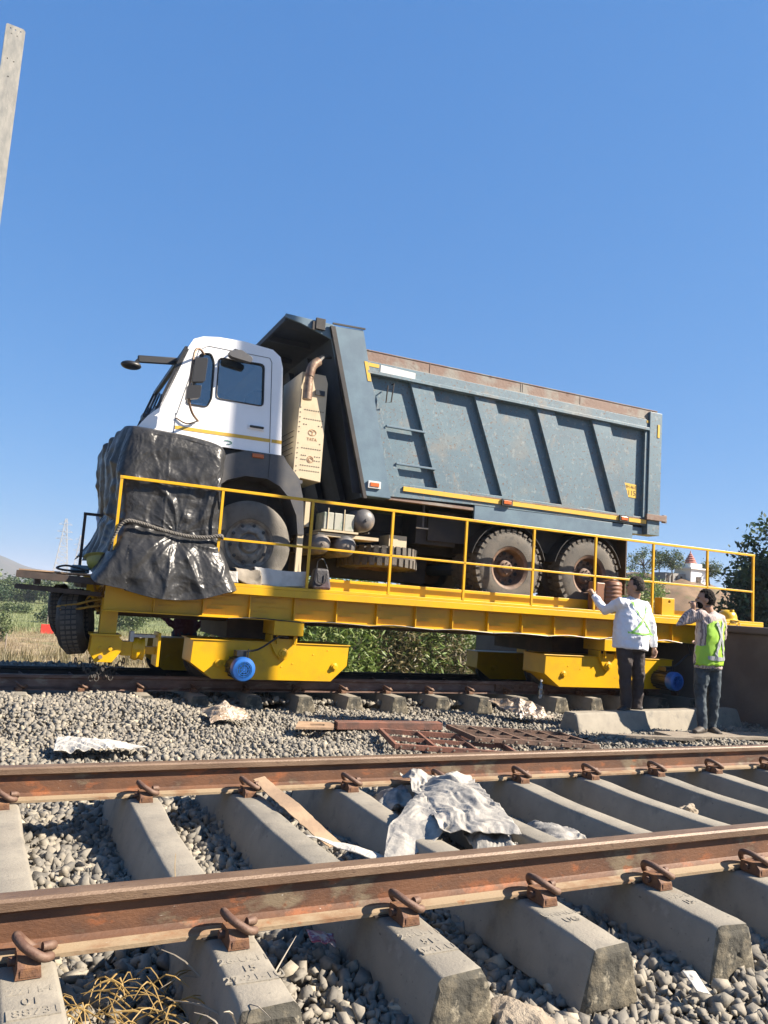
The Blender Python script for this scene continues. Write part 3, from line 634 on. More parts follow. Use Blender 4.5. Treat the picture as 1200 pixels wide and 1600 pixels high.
fr_.box(1.2, 3.2, .57, 1.17, 1.45, 1.84); fr_.build('chassis_frame', 'chassis', TK, bevel=.004)
ms = MB()
for x in (3.98, 5.31):
    ms.grid(lambda u, v, x=x: (x+.60*cos(pi*(.08+.84*u)), -.33+.55*v, 1.73+.60*sin(pi*(.08+.84*u))), 14, 2)
ms.build('mudguard', 'chassis', TK, solid=.008)
ms = MB(); ms.box(6.0, 6.02, -.30, .30, 1.50, 2.36); ms.build('mud_flap', 'dark_brown', TK); ms = MB(); ms.box(6.0, 6.02, 1.45, 2.0, 1.50, 2.36); ms.build('mud_flap', 'dark_brown', TK)
# cab
prof = [(-.95, 1.65), (-.97, 2.55), (-.94, 2.88), (-.84, 3.02), (-.74, 3.12), (-.49, 3.86), (-.43, 3.98), (-.33, 4.03), (-.15, 4.06), (.14, 4.07), (.50, 4.04), (.60, 3.97), (.64, 3.84), (.71, 2.79), (-.04, 2.79), (-.04, 1.65)]
def roundpoly(pts, r=.05, n=3):
    out = []; N = len(pts)
    for i in range(N):
        p = Vector(pts[i]); a = (Vector(pts[i-1])-p); b = (Vector(pts[(i+1) % N])-p); ra = min(r, a.length*.4); rb = min(r, b.length*.4); a = p+a.normalized()*ra; b = p+b.normalized()*rb
        for k_ in range(n+1): t = k_/n; out.append(tuple(a*(1-t)**2+p*2*t*(1-t)+b*t*t))
    return out
w1 = roundpoly([(-.335, 3.83), (-.22, 3.85), (-.175, 3.76), (-.165, 3.33), (-.21, 3.22), (-.44, 3.22)], .035)
w2 = roundpoly([(-.125, 3.82), (.41, 3.84), (.44, 3.34), (-.115, 3.34)], .05)
sidep = [p for p in prof]
b = MB()
for y0, y1 in ((-.35, -.31), (2.05, 2.09)): b.panel([sidep, list(reversed(w1)), list(reversed(w2))], y0, y1)
n = len(prof)
def strip(mb, i0, i1, y0=-.31, y1=2.05, th=.03):
    for i in range(i0, i1):
        a, c_ = Vector(prof[i]), Vector(prof[i+1]); dn = (c_-a); nn = Vector((dn.y, -dn.x)).normalized()*th
        mb.add([(a.x, y0, a.y), (c_.x, y0, c_.y), (c_.x, y1, c_.y), (a.x, y1, a.y), (a.x+nn.x, y0, a.y+nn.y), (c_.x+nn.x, y0, c_.y+nn.y), (c_.x+nn.x, y1, c_.y+nn.y), (a.x+nn.x, y1, a.y+nn.y)],
               [(0, 1, 2, 3), (4, 5, 6, 7), (0, 3, 7, 4), (1, 2, 6, 5)])
strip(b, 0, 4); strip(b, 5, 13)
cab = b.build('cab_body', 'white_paint', TK, bevel=.014)
for y in (-.328, 2.068):
    for w_ in (w1, w2): MB().panel([w_], y, y+.005).build('side_window', 'window_glass', cab)
a, c_ = Vector(prof[4]), Vector(prof[5])
wsn = MB(); wsn.add([(a.x+.02, -.28, a.y+.02), (c_.x+.005, -.27, c_.y), (c_.x+.005, 2.01, c_.y), (a.x+.02, 2.02, a.y+.02)], [(0, 1, 2, 3)]); wsn.build('windscreen', 'window_glass', cab, solid=.006)
wf = MB(); wf.bar((a.x-.004, -.335, a.y), (c_.x-.004, -.335, c_.y), .05, .03, (0, 1, 0)); wf.bar((a.x-.004, 2.075, a.y), (c_.x-.004, 2.075, c_.y), .05, .03, (0, 1, 0)); wf.bar((a.x-.004, -.33, a.y), (a.x-.004, 2.07, a.y), .05); wf.bar((c_.x, -.33, c_.y), (c_.x, 2.07, c_.y), .05)
for w_ in (w1, w2):
    for y in (-.352, ):
        wf.tube([(p[0], y, p[1]) for p in w_], .009, 6, True)
wf.build('window_seal', 'black_plastic', cab)
wp = MB(); wp.tube([(-.79, .1, 3.10), (-.72, .35, 3.22), (-.60, .75, 3.55)], .012, 6); wp.tube([(-.82, .0, 3.05), (-.80, .2, 3.16), (-.73, .6, 3.2)], .014, 6); wp.tube([(-.80, 1.0, 3.08), (-.73, 1.25, 3.22), (-.61, 1.65, 3.55)], .012, 6)
wp.box(-.88, -.74, -.2, 0, 3.02, 3.07); wp.build('wiper', 'black_plastic', cab)
it = MB(); it.box(.10, .55, .0, .5, 2.8, 3.0); it.box(.42, .58, .0, .5, 3.0, 3.62); it.box(.10, .55, 1.3, 1.8, 2.8, 3.0); it.box(.42, .58, 1.3, 1.8, 3.0, 3.62); it.box(-.7, -.42, -.2, 1.95, 2.75, 3.14)
it.tube([(-.25+.16*cos(t)*.5, .25+.21*sin(t), 3.15+.16*cos(t)*.86) for t in np.linspace(0, 2*pi, 20)[:-1]], .014, 6, True); it.build('cab_interior', 'seat', cab)
dl = MB(); L_ = [(-.26, 3.93), (.47, 3.93), (.50, 3.88), (.565, 2.80)]
for i in range(3): dl.bar((L_[i][0], -.3515, L_[i][1]), (L_[i+1][0], -.3515, L_[i+1][1]), .007, .004, (0, 1, 0))
dl.bar((-.26, -.3515, 3.93), (-.36, -.3515, 3.86), .007, .004, (0, 1, 0)); dl.bar((-.545, -.3515, 3.10), (-.55, -.3515, 2.86), .007, .004, (0, 1, 0)); dl.bar((-.36, -.3515, 3.86), (-.535, -.3515, 3.08), .006, .004, (0, 1, 0))
dl.build('door_gap', 'grey_plastic', cab)
st = MB(); st.panel([[(-.54, 2.915), (-.54, 2.955), (.565, 2.965), (.565, 2.925)]], -.354, -.351); st.panel([[(.577, 2.925), (.577, 2.965), (.70, 2.966), (.70, 2.926)]], -.354, -.351); st.build('yellow_stripe', 'reflect_yellow', cab)
dh = MB(); dh.box(.28, .48, -.362, -.351, 3.045, 3.105); dh.build('handle_recess', 'white_paint', cab, bevel=.004)
dh = MB(); dh.box(.30, .465, -.385, -.362, 3.065, 3.09); dh.build('door_handle', 'black_plastic', cab, bevel=.005)
gm = MB(); gm.tube([(.06+.05*cos(t), -.353, 2.85+.02*sin(t)) for t in np.linspace(-1.6, 2.4, 12)], .005, 5); gm.build('green_marking', 'green_mark', cab)
# grey fender with wheel arch
fo = [(-.04, 2.66), (.12, 2.73), (.30, 2.787), (.735, 2.787), (.78, 2.72), (.95, 2.54), (1.02, 2.30), (1.06, 1.88), (.985, 1.88), (.95, 2.10), (.86, 2.28), (.72, 2.42), (.56, 2.49), (.30, 2.49), (.10, 2.42), (-.04, 2.30)]
fd = MB(); fd.panel([fo], -.372, -.345)
arcp = fo[8:]
def arc_f(u, v):
    t = min(u*(len(arcp)-1), len(arcp)-1.001); k_ = int(t); t -= k_
    return (arcp[k_][0]*(1-t)+arcp[k_+1][0]*t, -.345+.6*v, arcp[k_][1]*(1-t)+arcp[k_+1][1]*t)
fd.grid(arc_f, 21, 2)
fd.box(.64, 1.0, -.345, .2, 2.49, 2.53); fd.build('fender', 'grey_plastic', TK, bevel=.005)
MB().box(.565, .572, -.376, -.371, 2.50, 2.785).build('fender_seam', 'black_plastic', TK)
iw = MB(); iw.box(-.04, 1.02, .02, .06, 1.75, 2.78); iw.box(-.04, .64, -.30, 1.9, 2.70, 2.78); iw.box(-.30, 1.0, .3, 1.45, 1.45, 2.2); iw.box(.7, .9, .0, .4, 2.2, 2.7); iw.build('wheel_well', 'chassis', TK)
mk = MB(); mk.box(.355, .495, -.392, -.372, 2.715, 2.765); mk.build('side_marker', 'reflect_orange', TK, bevel=.008)
fl = MB(); fl.tube([(1.02, -.34, 1.9), (1.03, -.34, 1.6), (1.06, -.36, 1.3)], .02, 6); fl.box(.99, 1.06, -.36, -.33, 1.35, 1.88); fl.build('fender_stay', 'cream', TK)
# mirrors
mr_ = MB(); mr_.tube([(-.30, -.36, 3.82), (-.38, -.5, 3.83), (-.45, -.60, 3.74), (-.47, -.62, 3.4), (-.46, -.62, 3.2), (-.40, -.55, 3.08), (-.30, -.38, 3.04)], .014, 8, sm=4); mr_.tube([(-.30, -.37, 3.04), (-.42, -.37, 2.99), (-.54, -.36, 3.04)], .008, 6, sm=3)
ma = mr_.build('mirror_arm', 'exhaust', TK, smooth=60)
mm = MB(); mm.panel([roundpoly([(-.455, 3.40), (-.315, 3.43), (-.305, 3.70), (-.445, 3.68)], .02)], -.66, -.58); mm.panel([roundpoly([(-.50, 3.20), (-.35, 3.24), (-.345, 3.38), (-.495, 3.36)], .02)], -.66, -.57); mm.build('mirror_head', 'black_plastic', ma, bevel=.012)
mm = MB(); mm.panel([roundpoly([(-.06, 3.86), (.08, 3.90), (.22, 3.83), (.21, 3.77), (-.05, 3.80)], .03)], -.56, -.47); mm.tube([(.05, -.35, 3.95), (.05, -.5, 3.9)], .012, 6); mm.build('kerb_mirror', 'grey_plastic', TK, bevel=.012)
mm = MB(); mm.bar((-.50, .3, 3.87), (-.95, .25, 3.80), .05, .085); mm.ball((-1.02, .25, 3.71), .12, .10, .05); mm.bar((-.93, .25, 3.80), (-1.0, .25, 3.70), .04, .05); mm.build('front_mirror', 'black_plastic', TK, smooth=50, bevel=.01)
# lower front hidden by the tarp: bumper and lamps
bp_ = MB(); bp_.box(-1.03, -.30, -.36, 2.10, 1.62, 2.15); bp_.build('bumper', 'grey_plastic', TK, bevel=.03)
for y in (-.2, 1.75): MB().box(-1.045, -1.031, y, y+.22, 1.85, 2.02).build('headlight', 'window_glass', TK, bevel=.01)
# air box
ab = MB(); ab.panel([[(.885, 2.57), (1.235, 2.54), (1.235, 3.77), (1.20, 3.86), (.90, 3.86)]], -.31, .45); ab.box(.93, .97, -.318, -.31, 2.5, 2.57); abo = ab.build('air_box', 'cream', TK, bevel=.008)
ho = MB(); g = random.Random(2)
def dots(z, x0, x1, nn):
    for k_ in range(nn):
        x = x0+(x1-x0)*k_/max(nn-1, 1); ho.box(x-.006, x+.006, -.3135, -.3105, z-.006, z+.006)
for z in (3.40, 3.29): dots(z, .97, 1.20, 9)
dots(3.22, .97, 1.0, 2); dots(3.22, 1.16, 1.2, 2); dots(3.0, 1.19, 1.2, 1)
for z in (2.93, 2.72, 2.66): dots(z, .97, 1.20, 9)
for z in (2.84, 2.79): dots(z, .97, 1.02, 3); dots(z, 1.14, 1.2, 3)
for z in (3.42, 3.36, 3.3, 3.24, 3.18, 3.12, 2.98, 2.92, 2.86, 2.8, 2.7, 2.64): dots(z, .915, .915, 1)
for k_ in range(5): ho.box(.8815, .8845, -.22+.0*k_, .35, 2.86+.07*k_, 2.866+.07*k_)
ho.build('vent_hole', 'dark_dust', abo, kind='stuff')
lg = MB()
lg.tube([(1.085+.05*cos(t), -.312, 3.13+.036*sin(t)) for t in np.linspace(0, 2*pi, 24)[:-1]], .0035, 5, True); lg.bar((1.085, -.312, 3.10), (1.085, -.312, 3.145), .008, .003, (0, 1, 0)); lg.tube([(1.05, -.312, 3.15), (1.085, -.312, 3.14), (1.12, -.312, 3.15)], .004, 5)
lg.tube([(1.085+.038*cos(t), -.312, 2.80+.038*sin(t)) for t in np.linspace(0, 2*pi, 24)[:-1]], .004, 5, True); lg.tube([(1.085+.02*cos(t), -.312, 2.80+.02*sin(t)) for t in np.linspace(0, 5, 12)], .004, 5)
v, f_ = text_mb('TATA', .05, .001); lg.add([(1.085+p.x, -.3125-p.z, 3.03+p.y) for p in v], f_); lg.build('maker_emblem', 'cream_mark', abo)
ex = MB(); ex.tube([(.955, -.40, 3.50), (.955, -.40, 3.70)], .058, 14); ex.tube([(.955, -.40, 3.70), (.96, -.40, 3.80)], .048, 14); ex.tube([(.96, -.40, 3.79), (.99, -.40, 3.92), (1.07, -.38, 4.0)], .056, 14, sm=3); ex.build('exhaust_pipe', 'exhaust', TK, smooth=50)
ex = MB(); ex.tube([(1.06, -.38, 3.99), (1.13, -.36, 4.07), (1.24, -.34, 4.09)], [.04, .03, .02], 8, sm=3); ex.build('exhaust_outlet', 'black_plastic', TK); ex = MB(); ex.box(1.08, 1.20, -.33, -.311, 3.60, 3.66); ex.build('air_slot', 'black_plastic', TK)
# side gear: batteries, tanks
bt = MB()
for k_ in range(3): bt.box(1.31+.135*k_, 1.435+.135*k_, -.34, -.04, 1.98, 2.19)
bt.build('battery', 'battery', TK, bevel=.008)
bt = MB(); bt.box(1.28, 1.76, -.36, -.0, 1.955, 1.978); bt.bar((1.36, -.345, 1.98), (1.36, -.345, 2.24), .01); bt.bar((1.57, -.345, 1.98), (1.57, -.345, 2.24), .01); bt.box(1.25, 2.05, -.33, .40, 1.90, 1.94); bt.box(2.3, 2.55, -.1, .2, 1.87, 2.02); bt.build('battery_tray', 'cream', TK)
for (x, z, r_) in ((1.84, 2.14, .145), (1.30, 1.80, .125), (1.62, 1.80, .135)):
    t_ = MB(); t_.lathe([(0, -.40), (r_*.3, -.397), (r_*.7, -.38), (r_*.93, -.345), (r_, -.31), (r_, .3), (r_*.9, .36), (0, .4)], (x, 0, z), 'y', 24); t_.lathe([(0, -.415), (.018, -.415), (.018, -.39)], (x, 0, z), 'y', 8); t_.lathe([(r_+.004, -.2), (r_+.004, -.17)], (x, 0, z), 'y', 24); t_.build('air_tank', 'tank', TK, smooth=40)
jn = MB(); g = random.Random(8)
for k_ in range(16):
    x = g.uniform(1.0, 2.1); z = g.uniform(1.6, 2.3); jn.tube([(x, g.uniform(-.2, .2), z), (x+g.uniform(-.2, .2), g.uniform(-.1, .3), z+g.uniform(-.15, .1)), (x+g.uniform(-.2, .3), .4, z+g.uniform(-.1, .1))], .012, 5, sm=3)
jn.box(1.1, 1.9, .1, .44, 1.7, 2.4); jn.build('hose', 'dark_dust', TK)
MB().box(1.11, 1.17, -.2, .0, 2.0, 2.3).build('bracket', 'cream', TK)
hk = MB(); hk.tube([(2.72, -.2, 2.5), (2.72, -.2, 2.14)], .013, 6); hk.tube([(2.62, -.2, 2.14), (2.80, -.2, 2.14)], .012, 6); hk.build('rod', 'tank', TK)
# dump body
BD = MB()
outer = [(1.66, 4.13), (6.44, 4.11), (6.26, 4.11), (6.26, 2.66), (6.20, 2.54), (3.34, 2.52), (2.05, 2.47), (1.95, 2.6)]
outer = [(1.66, 4.13), (6.26, 4.11), (6.26, 2.53), (3.34, 2.50), (2.05, 2.465)]
rec = [[(1.74, 3.96), (2.31, 3.955), (2.79, 2.65), (2.28, 2.64)], [(2.63, 3.95), (3.26, 3.945), (3.77, 2.665), (3.11, 2.66)], [(3.58, 3.945), (4.26, 3.94), (4.75, 2.665), (4.08, 2.66)],
       [(4.56, 3.945), (5.21, 3.935), (5.71, 2.655), (5.07, 2.66)], [(5.53, 3.94), (6.20, 3.935), (6.20, 2.65), (6.02, 2.65)]]
BD.panel([outer]+[list(reversed(r_)) for r_ in rec], -.405, -.385)
body = BD.build('dump_body', 'blue_paint', TK, bevel=.004)
for i, r_ in enumerate(rec):
    q = MB(); dep = .062; (ax_, az), (bx, bz), (cx, cz), (dx, dz) = r_
    # left edge flush, right edge deep; small slope at the lower edge
    la, lb = (-.403, -.403)
    m1 = 1.0
    def P(u, v): # u 0..1 left-right, v 0..1 bottom-top
        return (dx*(1-u)*(1-v)+cx*u*(1-v)+ax_*(1-u)*v+bx*u*v, dz*(1-u)*(1-v)+cz*u*(1-v)+az*(1-u)*v+bz*u*v)
    vs = []; us = [0, .5, .92, 1.01]; vv = [-.01, .45, .84, 1.01]
    for v_ in vv:
        for u_ in us:
            p = P(u_, v_); de = dep
            vs.append((p[0], -.4045+de, p[1]))
    q.add(vs, [(a*4+b_, a*4+b_+1, a*4+b_+5, a*4+b_+4) for a in range(3) for b_ in range(3)])
    q.add([vs[12], vs[13], vs[14], vs[15], (vs[12][0], -.404, vs[12][2]), (vs[15][0], -.404, vs[15][2])], [(0, 4, 5, 3, 2, 1)]); q.add([vs[0], vs[4], vs[8], vs[12], (vs[0][0], -.404, vs[0][2]), (vs[12][0], -.404, vs[12][2])], [(0, 1, 2, 3, 5, 4)]); q.add([vs[3], vs[7], vs[11], vs[15], (vs[3][0], -.404, vs[3][2]), (vs[15][0], -.404, vs[15][2])], [(0, 1, 2, 3, 5, 4)])
    q.build('side_panel', 'blue_paint', TK)
b2 = MB(); b2.panel([[(1.66, 2.47), (6.26, 2.47), (6.26, 4.12), (1.30, 4.12)]], -.315, -.30); b2.panel([[(2.0, 2.47), (6.4, 2.50), (6.4, 4.15), (1.35, 4.15)]], 2.03, 2.09); b2.box(1.9, 6.4, -.3, 2.03, 2.46, 2.50)
b2.add([(1.28, -.36, 4.40), (1.90, -.36, 2.47), (1.90, 2.09, 2.47), (1.28, 2.09, 4.40), (1.34, -.36, 4.40), (1.96, -.36, 2.47), (1.96, 2.09, 2.47), (1.34, 2.09, 4.40)], [(0, 1, 2, 3), (4, 5, 6, 7), (0, 4, 7, 3), (0, 1, 5, 4), (3, 2, 6, 7)])
for y in (.5, 1.3): b2.add([(1.20, y, 4.3), (1.82, y, 2.47), (1.90, y, 2.47), (1.28, y, 4.3), (1.20, y+.12, 4.3), (1.82, y+.12, 2.47), (1.90, y+.12, 2.47), (1.28, y+.12, 4.3)], [(0, 1, 2, 3), (4, 5, 6, 7), (0, 1, 5, 4)])
M('navy_shade_dirt', (.045, .055, .072), .7, 0, (.03, .035, .045), 3, .4, .6, .2, 20, [((.10, .08, .06), 5, .6, .75, .6)])  # shade of inner faces and canopy underside put into the colour, plus brown dirt
b2.build('body_shell', 'navy_shade_dirt', TK)
pl = MB(); pl.panel([[(1.22, 4.46), (1.60, 4.49), (2.13, 2.43), (1.80, 2.43)]], -.44, -.24); pl.build('front_pillar', 'blue_clean', TK, bevel=.01); pl = MB(); pl.panel([[(1.20, 4.45), (1.60, 4.45), (2.13, 2.43), (1.78, 2.43)]], 2.10, 2.14)
pl.build('front_pillar', 'blue_clean', TK, bevel=.01)
pe = MB(); pe.panel([[(1.165, 4.45), (1.225, 4.45), (1.805, 2.40), (1.76, 2.40)]], -.452, -.40); pe.bar((1.19, -.442, 4.487), (1.62, -.442, 4.505), .02, .02); pe.build('pillar_flange', 'chassis', TK)
cn = MB(); cn.panel([[(.605, 4.50), (1.22, 4.49), (1.22, 4.30), (.80, 4.42), (.605, 4.455)]], -.40, -.37); cn.panel([[(.605, 4.50), (1.28, 4.49), (1.28, 4.30), (.80, 4.42), (.605, 4.455)]], 2.07, 2.10); cn.box(.605, 1.60, -.37, 2.07, 4.4805, 4.49)
cno = cn.build('cab_guard', 'blue_clean', TK, bevel=.004)
cn = MB(); cn.box(.608, 1.58, -.365, 2.065, 4.465, 4.48); cn.box(.608, .64, -.365, 2.065, 4.42, 4.4649)
for y in (.4, 1.2): cn.box(.641, 1.2, y, y+.05, 4.40, 4.4649)
cn.build('underside', 'navy_shade_dirt', cno)
ck = MB(); ck.box(.98, 1.10, -.44, -.405, 4.38, 4.52); ck.box(.94, .98, -.43, -.41, 4.36, 4.47); ck.build('latch_plate', 'chassis', cno, bevel=.004)
tr = MB(); tr.box(1.64, 6.44, -.385, -.31, 4.131, 4.262); tr.box(1.64, 6.44, -.392, -.30, 4.2622, 4.276); tr.box(1.64, 6.44, 2.03, 2.10, 4.16, 4.27); tr.box(1.64, 6.44, -.395, -.385, 4.118, 4.134)
for x in (2.58, 3.99, 4.02, 5.0): tr.box(x, x+.012, -.39, -.385, 4.135, 4.26)
tr.build('top_rim', 'rust_rim', TK, bevel=.003)
le = MB(); le.panel([[(1.70, 3.962), (6.25, 3.942), (6.25, 3.985), (1.69, 4.005)]], -.445, -.4055); le.build('shadow_ledge', 'blue_paint', TK, bevel=.004)  # proud ledge added to throw a shadow band over the recess tops
lb_ = MB(); lb_.box(2.30, 6.25, -.425, -.406, 2.555, 2.612); lbo = lb_.build('yellow_stripe', 'reflect_yellow', TK)
lw_ = MB(); lw_.panel([[(1.66, 4.0), (1.735, 4.0), (1.79, 3.90)][:0] or [(1.64, 4.10), (1.69, 4.10), (1.755, 3.86), (1.705, 3.86)]], -.4445, -.4405); lw_.box(1.70, 1.86, -.409, -.4055, 4.06, 4.105); lw_.box(6.22, 6.45, -.409, -.4055, 4.06, 4.10); lw_.box(6.41, 6.45, -.438, -.4305, 3.86, 4.055); lw_.build('reflective_tape', 'reflect_yellow', TK)
MB().panel([[(1.88, 4.01), (2.37, 3.995), (2.37, 4.09), (1.88, 4.105)]], -.41, -.4055).build('white_label', 'white_label', TK)
ld = MB()
for (x0, x1, z) in ((2.01, 2.56, 3.345), (2.18, 2.74, 2.89)): ld.box(x0, x1, -.425, -.38, z-.012, z+.012)
ld.build('ladder_rung', 'blue_clean', TK, bevel=.003)
ld = MB(); ld.tube([(2.05, -.405, 3.88), (2.05, -.47, 3.88), (2.03, -.47, 3.64), (1.96, -.47, 3.62), (1.97, -.47, 3.84)], .009, 6); ld.build('grab_handle', 'chassis', TK)
sk = MB(); sk.box(3.36, 6.02, -.40, -.36, 2.315, 2.51); sk.box(3.36, 6.02, -.40, -.10, 2.30, 2.3149); sk.box(6.02, 6.24, -.36, .2, 2.40, 2.50); sk.build('skirt_panel', 'blue_clean', TK, bevel=.003)
sk = MB(); sk.box(2.0, 3.36, -.39, -.30, 2.43, 2.4649); sk.box(3.3, 6.2, -.408, -.405, 2.62, 2.635); sk.build('sill_edge', 'rust_rim', TK)
tp = MB(); tp.box(6.265, 6.50, -.43, -.20, 2.40, 4.235); tp.build('rear_post', 'blue_paint', TK, bevel=.006); tp = MB(); tp.box(6.265, 6.50, 1.95, 2.12, 2.40, 4.235); tp.build('rear_post', 'blue_paint', TK, bevel=.006)
tp = MB(); tp.box(6.36, 6.44, -.19, 1.94, 2.52, 4.20); tp.build('tailgate', 'blue_clean', TK)
tp = MB(); tp.box(6.22, 6.60, -.47, -.431, 2.615, 2.70); tp.box(6.55, 6.62, -.45, -.41, 2.60, 2.715); tp.build('tailgate_latch', 'rust_rim', TK, bevel=.004)
for (x, z, y) in ((1.885, 2.575, -.455), (3.83, 2.585, -.44), (5.82, 2.585, -.44)):
    a = MB(); a.box(x-.085, x+.085, y-.012, y+.012, z-.045, z+.045); ao = a.build('marker_frame', 'white_label' if x < 3 else 'chassis', TK, bevel=.004)
    a = MB(); a.box(x-.06, x+.06, y-.02, y-.0125, z-.025, z+.025); a.build('marker_lens', 'reflect_orange', ao, bevel=.004)
yp = lambda x: -.345
npo = MB(); npo.add([(x, yp(x)-d_, z) for d_ in (.0, .003) for x, z in ((5.88, 2.93), (6.12, 2.92), (6.12, 3.12), (5.88, 3.13))], [(0, 1, 2, 3), (4, 5, 6, 7), (0, 1, 5, 4), (1, 2, 6, 5), (2, 3, 7, 6), (3, 0, 4, 7)]); npp = npo.build('number_plate', 'reflect_yellow', TK)
tx = MB(); v, f_ = text_mb('MH.46.E', .066, 0); tx.add([(6.0+q.x, yp(6.0+q.x)-.005, 3.055+q.y) for q in v], f_); v, f_ = text_mb('9115', .105, 0); tx.add([(6.0+q.x, yp(6.0+q.x)-.005, 2.955+q.y) for q in v], f_); tx.build('plate_lettering', 'text_dark', npp)

# ---- black tarpaulin over the truck's front
def nzv(x, y, z, s): return noise.noise(Vector((x*s, y*s, z*s)))
def tri(q): q = q % 1.; return 1-abs(2*q-1)*2
def crease(p, dirs, seed=0):
    s_ = 0
    w = noise.noise_vector(p*1.3+Vector((seed, 0, 0)))*.35
    for k_, (d, f, ph, a) in enumerate(dirs):
        mk_ = max(0, min(1, .5+2.2*noise.noise(p*f*.45+Vector((k_*9.1, seed, 4))))); s_ += a*mk_*1.6*tri((p+w*1.1).dot(d)*f+ph+1.3*noise.noise(p*f*.3+Vector((0, k_*5., 0))))
    return s_
def dirs_for(seed, fs, amps):
    g_ = random.Random(seed); out = []
    for f, a in zip(fs, amps):
        v = Vector((g_.gauss(0, 1), g_.gauss(0, .6), g_.gauss(0, 1))).normalized(); out.append((v, f*g_.uniform(.8, 1.25), g_.random(), a))
    return out
TD = dirs_for(5, [1.6, 2.3, 3.5, 5, 7, 10, 14, 19], [.010, .008, .006, .0045, .0035, .0025, .0018, .0013])
def tarp():
    # plan outline from the fender round the near corner and across the front
    keys = [  # (u, z, x, y)
    ]
    top = [(.03, -.43, 2.66), (-.05, -.50, 2.76), (-.35, -.52, 2.81), (-.70, -.52, 2.83), (-.93, -.50, 2.84), (-1.03, -.36, 2.86), (-1.06, .2, 2.90), (-1.08, 1.0, 2.93), (-1.12, 1.7, 2.93), (-1.14, 2.1, 2.88)]
    up1 = [(.02, -.47, 2.40), (-.06, -.585, 2.42), (-.35, -.60, 2.42), (-.72, -.60, 2.42), (-1.0, -.58, 2.42), (-1.10, -.42, 2.42), (-1.12, .2, 2.5), (-1.10, 1.0, 2.6), (-1.14, 1.7, 2.62), (-1.12, 2.15, 2.6)]
    wst = [(.02, -.50, 1.73), (-.06, -.60, 1.73), (-.33, -.625, 1.72), (-.62, -.625, 1.74), (-.90, -.62, 1.78), (-1.02, -.48, 1.80), (-1.10, .2, 1.9), (-1.06, 1.0, 2.0), (-1.06, 1.7, 2.0), (-1.02, 2.15, 2.0)]
    sk1 = [(.12, -.56, 1.50), (.02, -.70, 1.50), (-.30, -.76, 1.49), (-.62, -.78, 1.50), (-.95, -.76, 1.52), (-1.10, -.62, 1.54), (-1.15, .2, 1.6), (-1.12, 1.0, 1.7), (-1.12, 1.7, 1.7), (-1.10, 2.15, 1.7)]
    hem = [(.27, -.60, 1.16), (.17, -.76, 1.12), (-.22, -.80, 1.05), (-.66, -.82, 1.045), (-1.10, -.80, 1.11), (-1.24, -.66, 1.19), (-1.22, .2, 1.35), (-1.2, 1.0, 1.42), (-1.26, 1.7, 1.45), (-1.30, 2.15, 1.45)]
    inn = [(p[0]+(.06 if i < 9 else .1), min(p[1]+.30, 1.7), p[2]-.02) for i, p in enumerate(top)]
    rows = [inn, top, up1, wst, sk1, hem]; rv = [0, .08, .30, .60, .76, 1.0]
    rows = [cat_rom(r_, 12) for r_ in rows]; N = len(rows[0]); nu, nv = 260, 200
    conv = Vector((-.45, 1.72))
    def fn(u, v):
        a = u*(N-1); i = min(int(a), N-2); t = a-i; cs = [r_[i].lerp(r_[i+1], t) for r_ in rows]
        k_ = 0
        while k_ < 4 and v > rv[k_+1]: k_ += 1
        t = (v-rv[k_])/(rv[k_+1]-rv[k_]); p0, p1, p2, p3 = (cs[max(k_-1, 0)], cs[k_], cs[k_+1], cs[min(k_+2, 5)])
        m1_ = (p2-p0)/2 if k_ != 3 else (p2-p1)*.5; m2_ = (p3-p1)/2
        if k_ == 2: m2_ = (p2-p1)*.2
        p = p1*(2*t**3-3*t*t+1)+m1_*(t**3-2*t*t+t)+p2*(-2*t**3+3*t*t)+m2_*(t**3-t*t)
        # direction out of the surface
        out = Vector((0, -1, 0)) if p.y < -.55 and p.x > -.95 else Vector((-1, -.5, 0)).normalized() if p.y < -.3 else Vector((-1, 0, 0))
        s_ = p.x if p.y < -.5 else -1.05-(p.y+.5)
        dx, dz = s_-conv.x, p.z-conv.y; th = math.atan2(dz, dx); rr = math.hypot(dx, dz)
        up_ = v < .60; amp = 0
        w_ = min(1, rr/.35)
        rid = lambda q: max(0, 1-abs(q)*1.6)**1.5
        amp += w_*.034*(rid(sin(th*(2.5 if up_ else 4)+2.2*nzv(s_, 0, p.z, 1.3)+.8))-.25)
        amp += min(1, .15/(rr+.05))*.016*(rid(sin(th*9+3*nzv(s_, 3, p.z, 2.0)))-.25)
        n1 = nzv(s_, 7, p.z*.6, 2.6); amp += .014*(rid(n1*3)-.3)
        amp += crease(Vector((s_, 0, p.z)), TD)
        
        if up_: amp += .012*rid(min(1, abs(s_+.60)/.02)) - .010*rid(min(1, abs(p.z-2.12)/.03))*(-.9 < s_ < -.2)
        if p.y > -.45: amp += .028*sin(p.y*11+2*nzv(0, p.y, p.z, 1.5)+p.z*1.2)+.018*sin(p.y*23+p.z*2)
        amp *= .72*min(1, .25+v*8)
        amp += .03*max(0, (v-.62)/.38)*sin(s_*9+1.0)
        if abs(v-.60) < .05: amp = amp*abs(v-.60)/.05-.012*(1-abs(v-.6)/.05)+.012*sin(s_*40)*(1-abs(v-.6)/.05)
        q = p+out*amp
        if v > .9: q.z += .035*sin(s_*5.3+.5)*(v-.9)*10*.6+.02*n1
        if v < .08: q.z += .01*n1
        return q
    mb = MB(); mb.grid(fn, nu, nv)
    o = mb.build('tarpaulin', 'tarp_black', smooth=75, solid=.003); tag(o, 'crinkled black plastic tarpaulin roped over the front corner of the truck', 'tarpaulin', None, TM, (-.6, -.3, 1.25)); return fn
tfn = tarp()
